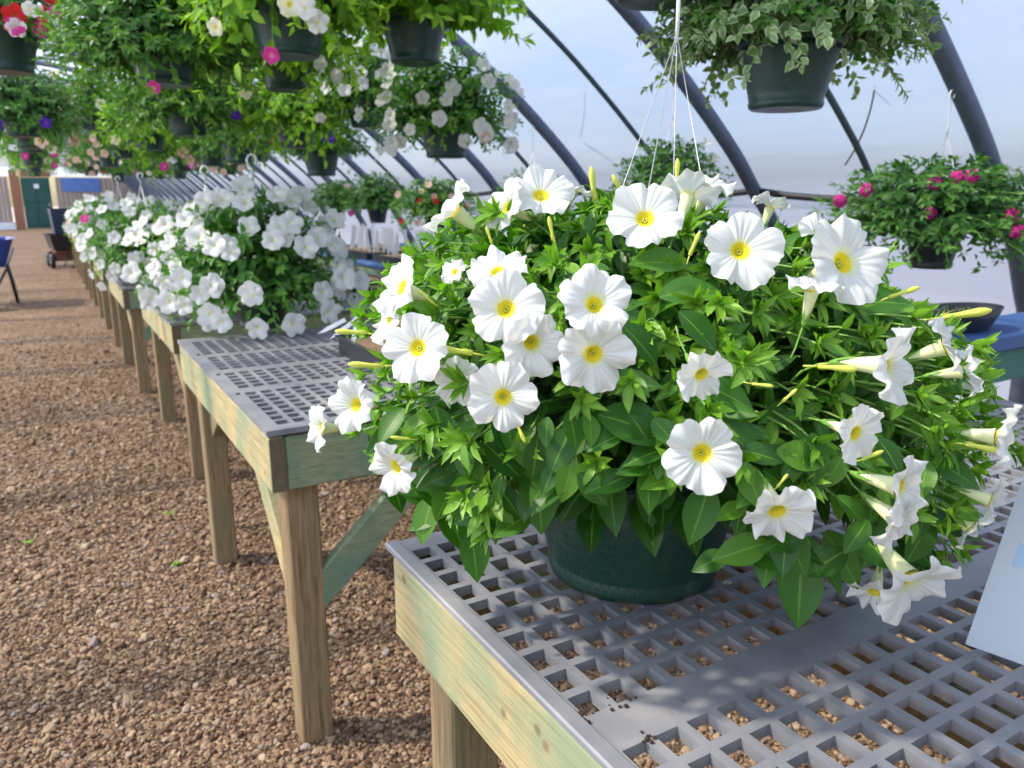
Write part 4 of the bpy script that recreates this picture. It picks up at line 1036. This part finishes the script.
def cart():
    root = empty('garden_cart', (.36, 20.2, 0), .1); tag(root, 'black garden cart with rubber wheels beside the far benches', 'cart')
    BK = simple('cart_black', (.015, .015, .02), .45, 10, .2); RD = simple('rusty_red_frame', (.16, .06, .035), .6, 10, .3); HB = simple('hub_grey', (.3, .28, .26), .5, 10, .2)
    b = MB(); w, d = .3, .55
    b.add([(-w*.8, -d*.85, .42), (w*.8, -d*.85, .42), (w*.8, d*.85, .42), (-w*.8, d*.85, .42), (-w, -d, .72), (w, -d, .72), (w, d, .72), (-w, d, .72), (-w*1.06, -d*1.04, .72), (w*1.06, -d*1.04, .72), (w*1.06, d*1.04, .72), (-w*1.06, d*1.04, .72), (-w*.95, -d*.95, .72), (w*.95, -d*.95, .72), (w*.95, d*.95, .72), (-w*.95, d*.95, .72), (-w*.76, -d*.8, .44), (w*.76, -d*.8, .44), (w*.76, d*.8, .44), (-w*.76, d*.8, .44)],
          [(3, 2, 1, 0), (16, 17, 18, 19)]+[(k, (k+1) % 4, 4+(k+1) % 4, 4+k) for k in range(4)]+[(4+k, 4+(k+1) % 4, 8+(k+1) % 4, 8+k) for k in range(4)]+[(8+k, 8+(k+1) % 4, 12+(k+1) % 4, 12+k) for k in range(4)]+[(12+k, 12+(k+1) % 4, 16+(k+1) % 4, 16+k) for k in range(4)])
    b.build('cart_bed', BK, root)
    MB().box(-.22, .22, -.42, .42, .34, .38).box(-.26, .26, -.36, -.3, .15, .34).box(-.26, .26, .3, .36, .15, .34).build('frame', RD, root)
    for sx in (-.29, .29):
        for sy in (-.33, .33):
            wl = MB().lathe([(.06, -.035), (.14, -.045), (.16, -.02), (.16, .02), (.14, .045), (.06, .035), (.06, -.035)], 24).xf(Matrix.Translation((sx, sy, .16)) @ Matrix.Rotation(PI/2, 4, 'Y')).build('wheel', BK, root, smooth=True)
            MB().lathe([(0, -.03), (.06, -.034), (.06, .034), (0, .03)], 12).xf(Matrix.Translation((sx, sy, .16)) @ Matrix.Rotation(PI/2, 4, 'Y')).build('hub', HB, wl)
    MB().tube([(0, -.4, .3), (-.12, -.95, .14), (-.2, -1.25, .12)], .014, 6).tube([(-.28, -1.22, .12), (-.12, -1.28, .12)], .014, 6).build('handle', BK, root, smooth=True)
    r2 = empty('storage_bin', (.38, 20.3, .73), .1); tag(r2, 'dark bin standing in the garden cart', 'bin')
    MB().add([(-.17, -.2, 0), (.17, -.2, 0), (.17, .2, 0), (-.17, .2, 0), (-.21, -.25, .55), (.21, -.25, .55), (.21, .25, .55), (-.21, .25, .55), (-.19, -.23, .55), (.19, -.23, .55), (.19, .23, .55), (-.19, .23, .55), (-.155, -.185, .02), (.155, -.185, .02), (.155, .185, .02), (-.155, .185, .02)],
             [(3, 2, 1, 0), (12, 13, 14, 15)]+[(k, (k+1) % 4, 4+(k+1) % 4, 4+k) for k in range(4)]+[(4+k, 4+(k+1) % 4, 8+(k+1) % 4, 8+k) for k in range(4)]+[(8+k, 8+(k+1) % 4, 12+(k+1) % 4, 12+k) for k in range(4)]).build('bin_body', simple('navy_bin', (.015, .025, .06), .5, 10, .2), r2)
cart()
# thin black drip line dangling on the film wall
for (x0, y0, x1, y1, Y, lab) in ((875, 85, 845, 165, 2.9, 'thin looped drip line hanging on the film above the pink verbena'), (585, 90, 580, 138, 4.9, 'thin drip line dangling from the tube near the second hoop')):
    a = at_x(x0, y0, 4.0 if Y < 4 else 4.0); c = at_x(x1, y1, 4.1); m1 = (a+c)/2+Vector((-.02, -.08, -.03))
    pts = [a*(1-t)**2+m1*2*t*(1-t)+c*t*t for t in np.linspace(0, 1, 9)]
    o = MB().tube(pts, .005, 5).build('drip_line', HOSE, smooth=True); tag(o, lab, 'drip line')

for o in bpy.data.objects:
    if o.name.startswith('seedlings'): o['kind'] = 'stuff'

# ------------------------------------------------------------------ LIGHT
w = bpy.data.worlds.new('World'); sc.world = w; w.use_nodes = True; nt = w.node_tree
for n_ in list(nt.nodes): nt.nodes.remove(n_)
wo = nt.nodes.new('ShaderNodeOutputWorld'); bg = nt.nodes.new('ShaderNodeBackground')
sky = nt.nodes.new('ShaderNodeTexSky'); sky.sky_type = 'NISHITA'; sky.sun_disc = False
sky.sun_elevation = math.radians(48); sky.sun_rotation = math.radians(-62); sky.air_density = 1.2; sky.dust_density = .8; sky.ozone_density = 1.5
nt.links.new(sky.outputs[0], bg.inputs[0]); bg.inputs[1].default_value = .2; nt.links.new(bg.outputs[0], wo.inputs[0])
sd = bpy.data.lights.new('Sun', 'SUN'); sd.energy = 19; sd.angle = math.radians(2.2); sd.color = (1, .88, .70)
so = bpy.data.objects.new('Sun', sd); COL.objects.link(so)
tow = Vector((-.78, .42, .95)).normalized(); so.rotation_euler = tow.to_track_quat('Z', 'Y').to_euler()

# ------------------------------------------------------------------ CAMERA
cd = bpy.data.cameras.new('Camera'); cam = bpy.data.objects.new('Camera', cd); COL.objects.link(cam)
cam.location = CAM; cd.sensor_fit = 'HORIZONTAL'; cd.sensor_width = 36; cd.lens = F/1024*36; cd.clip_start = .05; cd.clip_end = 300
M = Matrix((RIGHT, UPV, -FWD)).transposed(); cam.rotation_euler = M.to_euler()
cd.dof.use_dof = True; cd.dof.focus_distance = .92; cd.dof.aperture_fstop = 8.0
sc.camera = cam
sc.view_settings.view_transform = 'Standard'; sc.view_settings.look = 'None'; sc.view_settings.gamma = 1; sc.view_settings.use_curve_mapping = False
sc.view_settings.exposure = -.28
sc.cycles.max_bounces = 8; sc.cycles.transparent_max_bounces = 12; sc.cycles.sample_clamp_indirect = 6
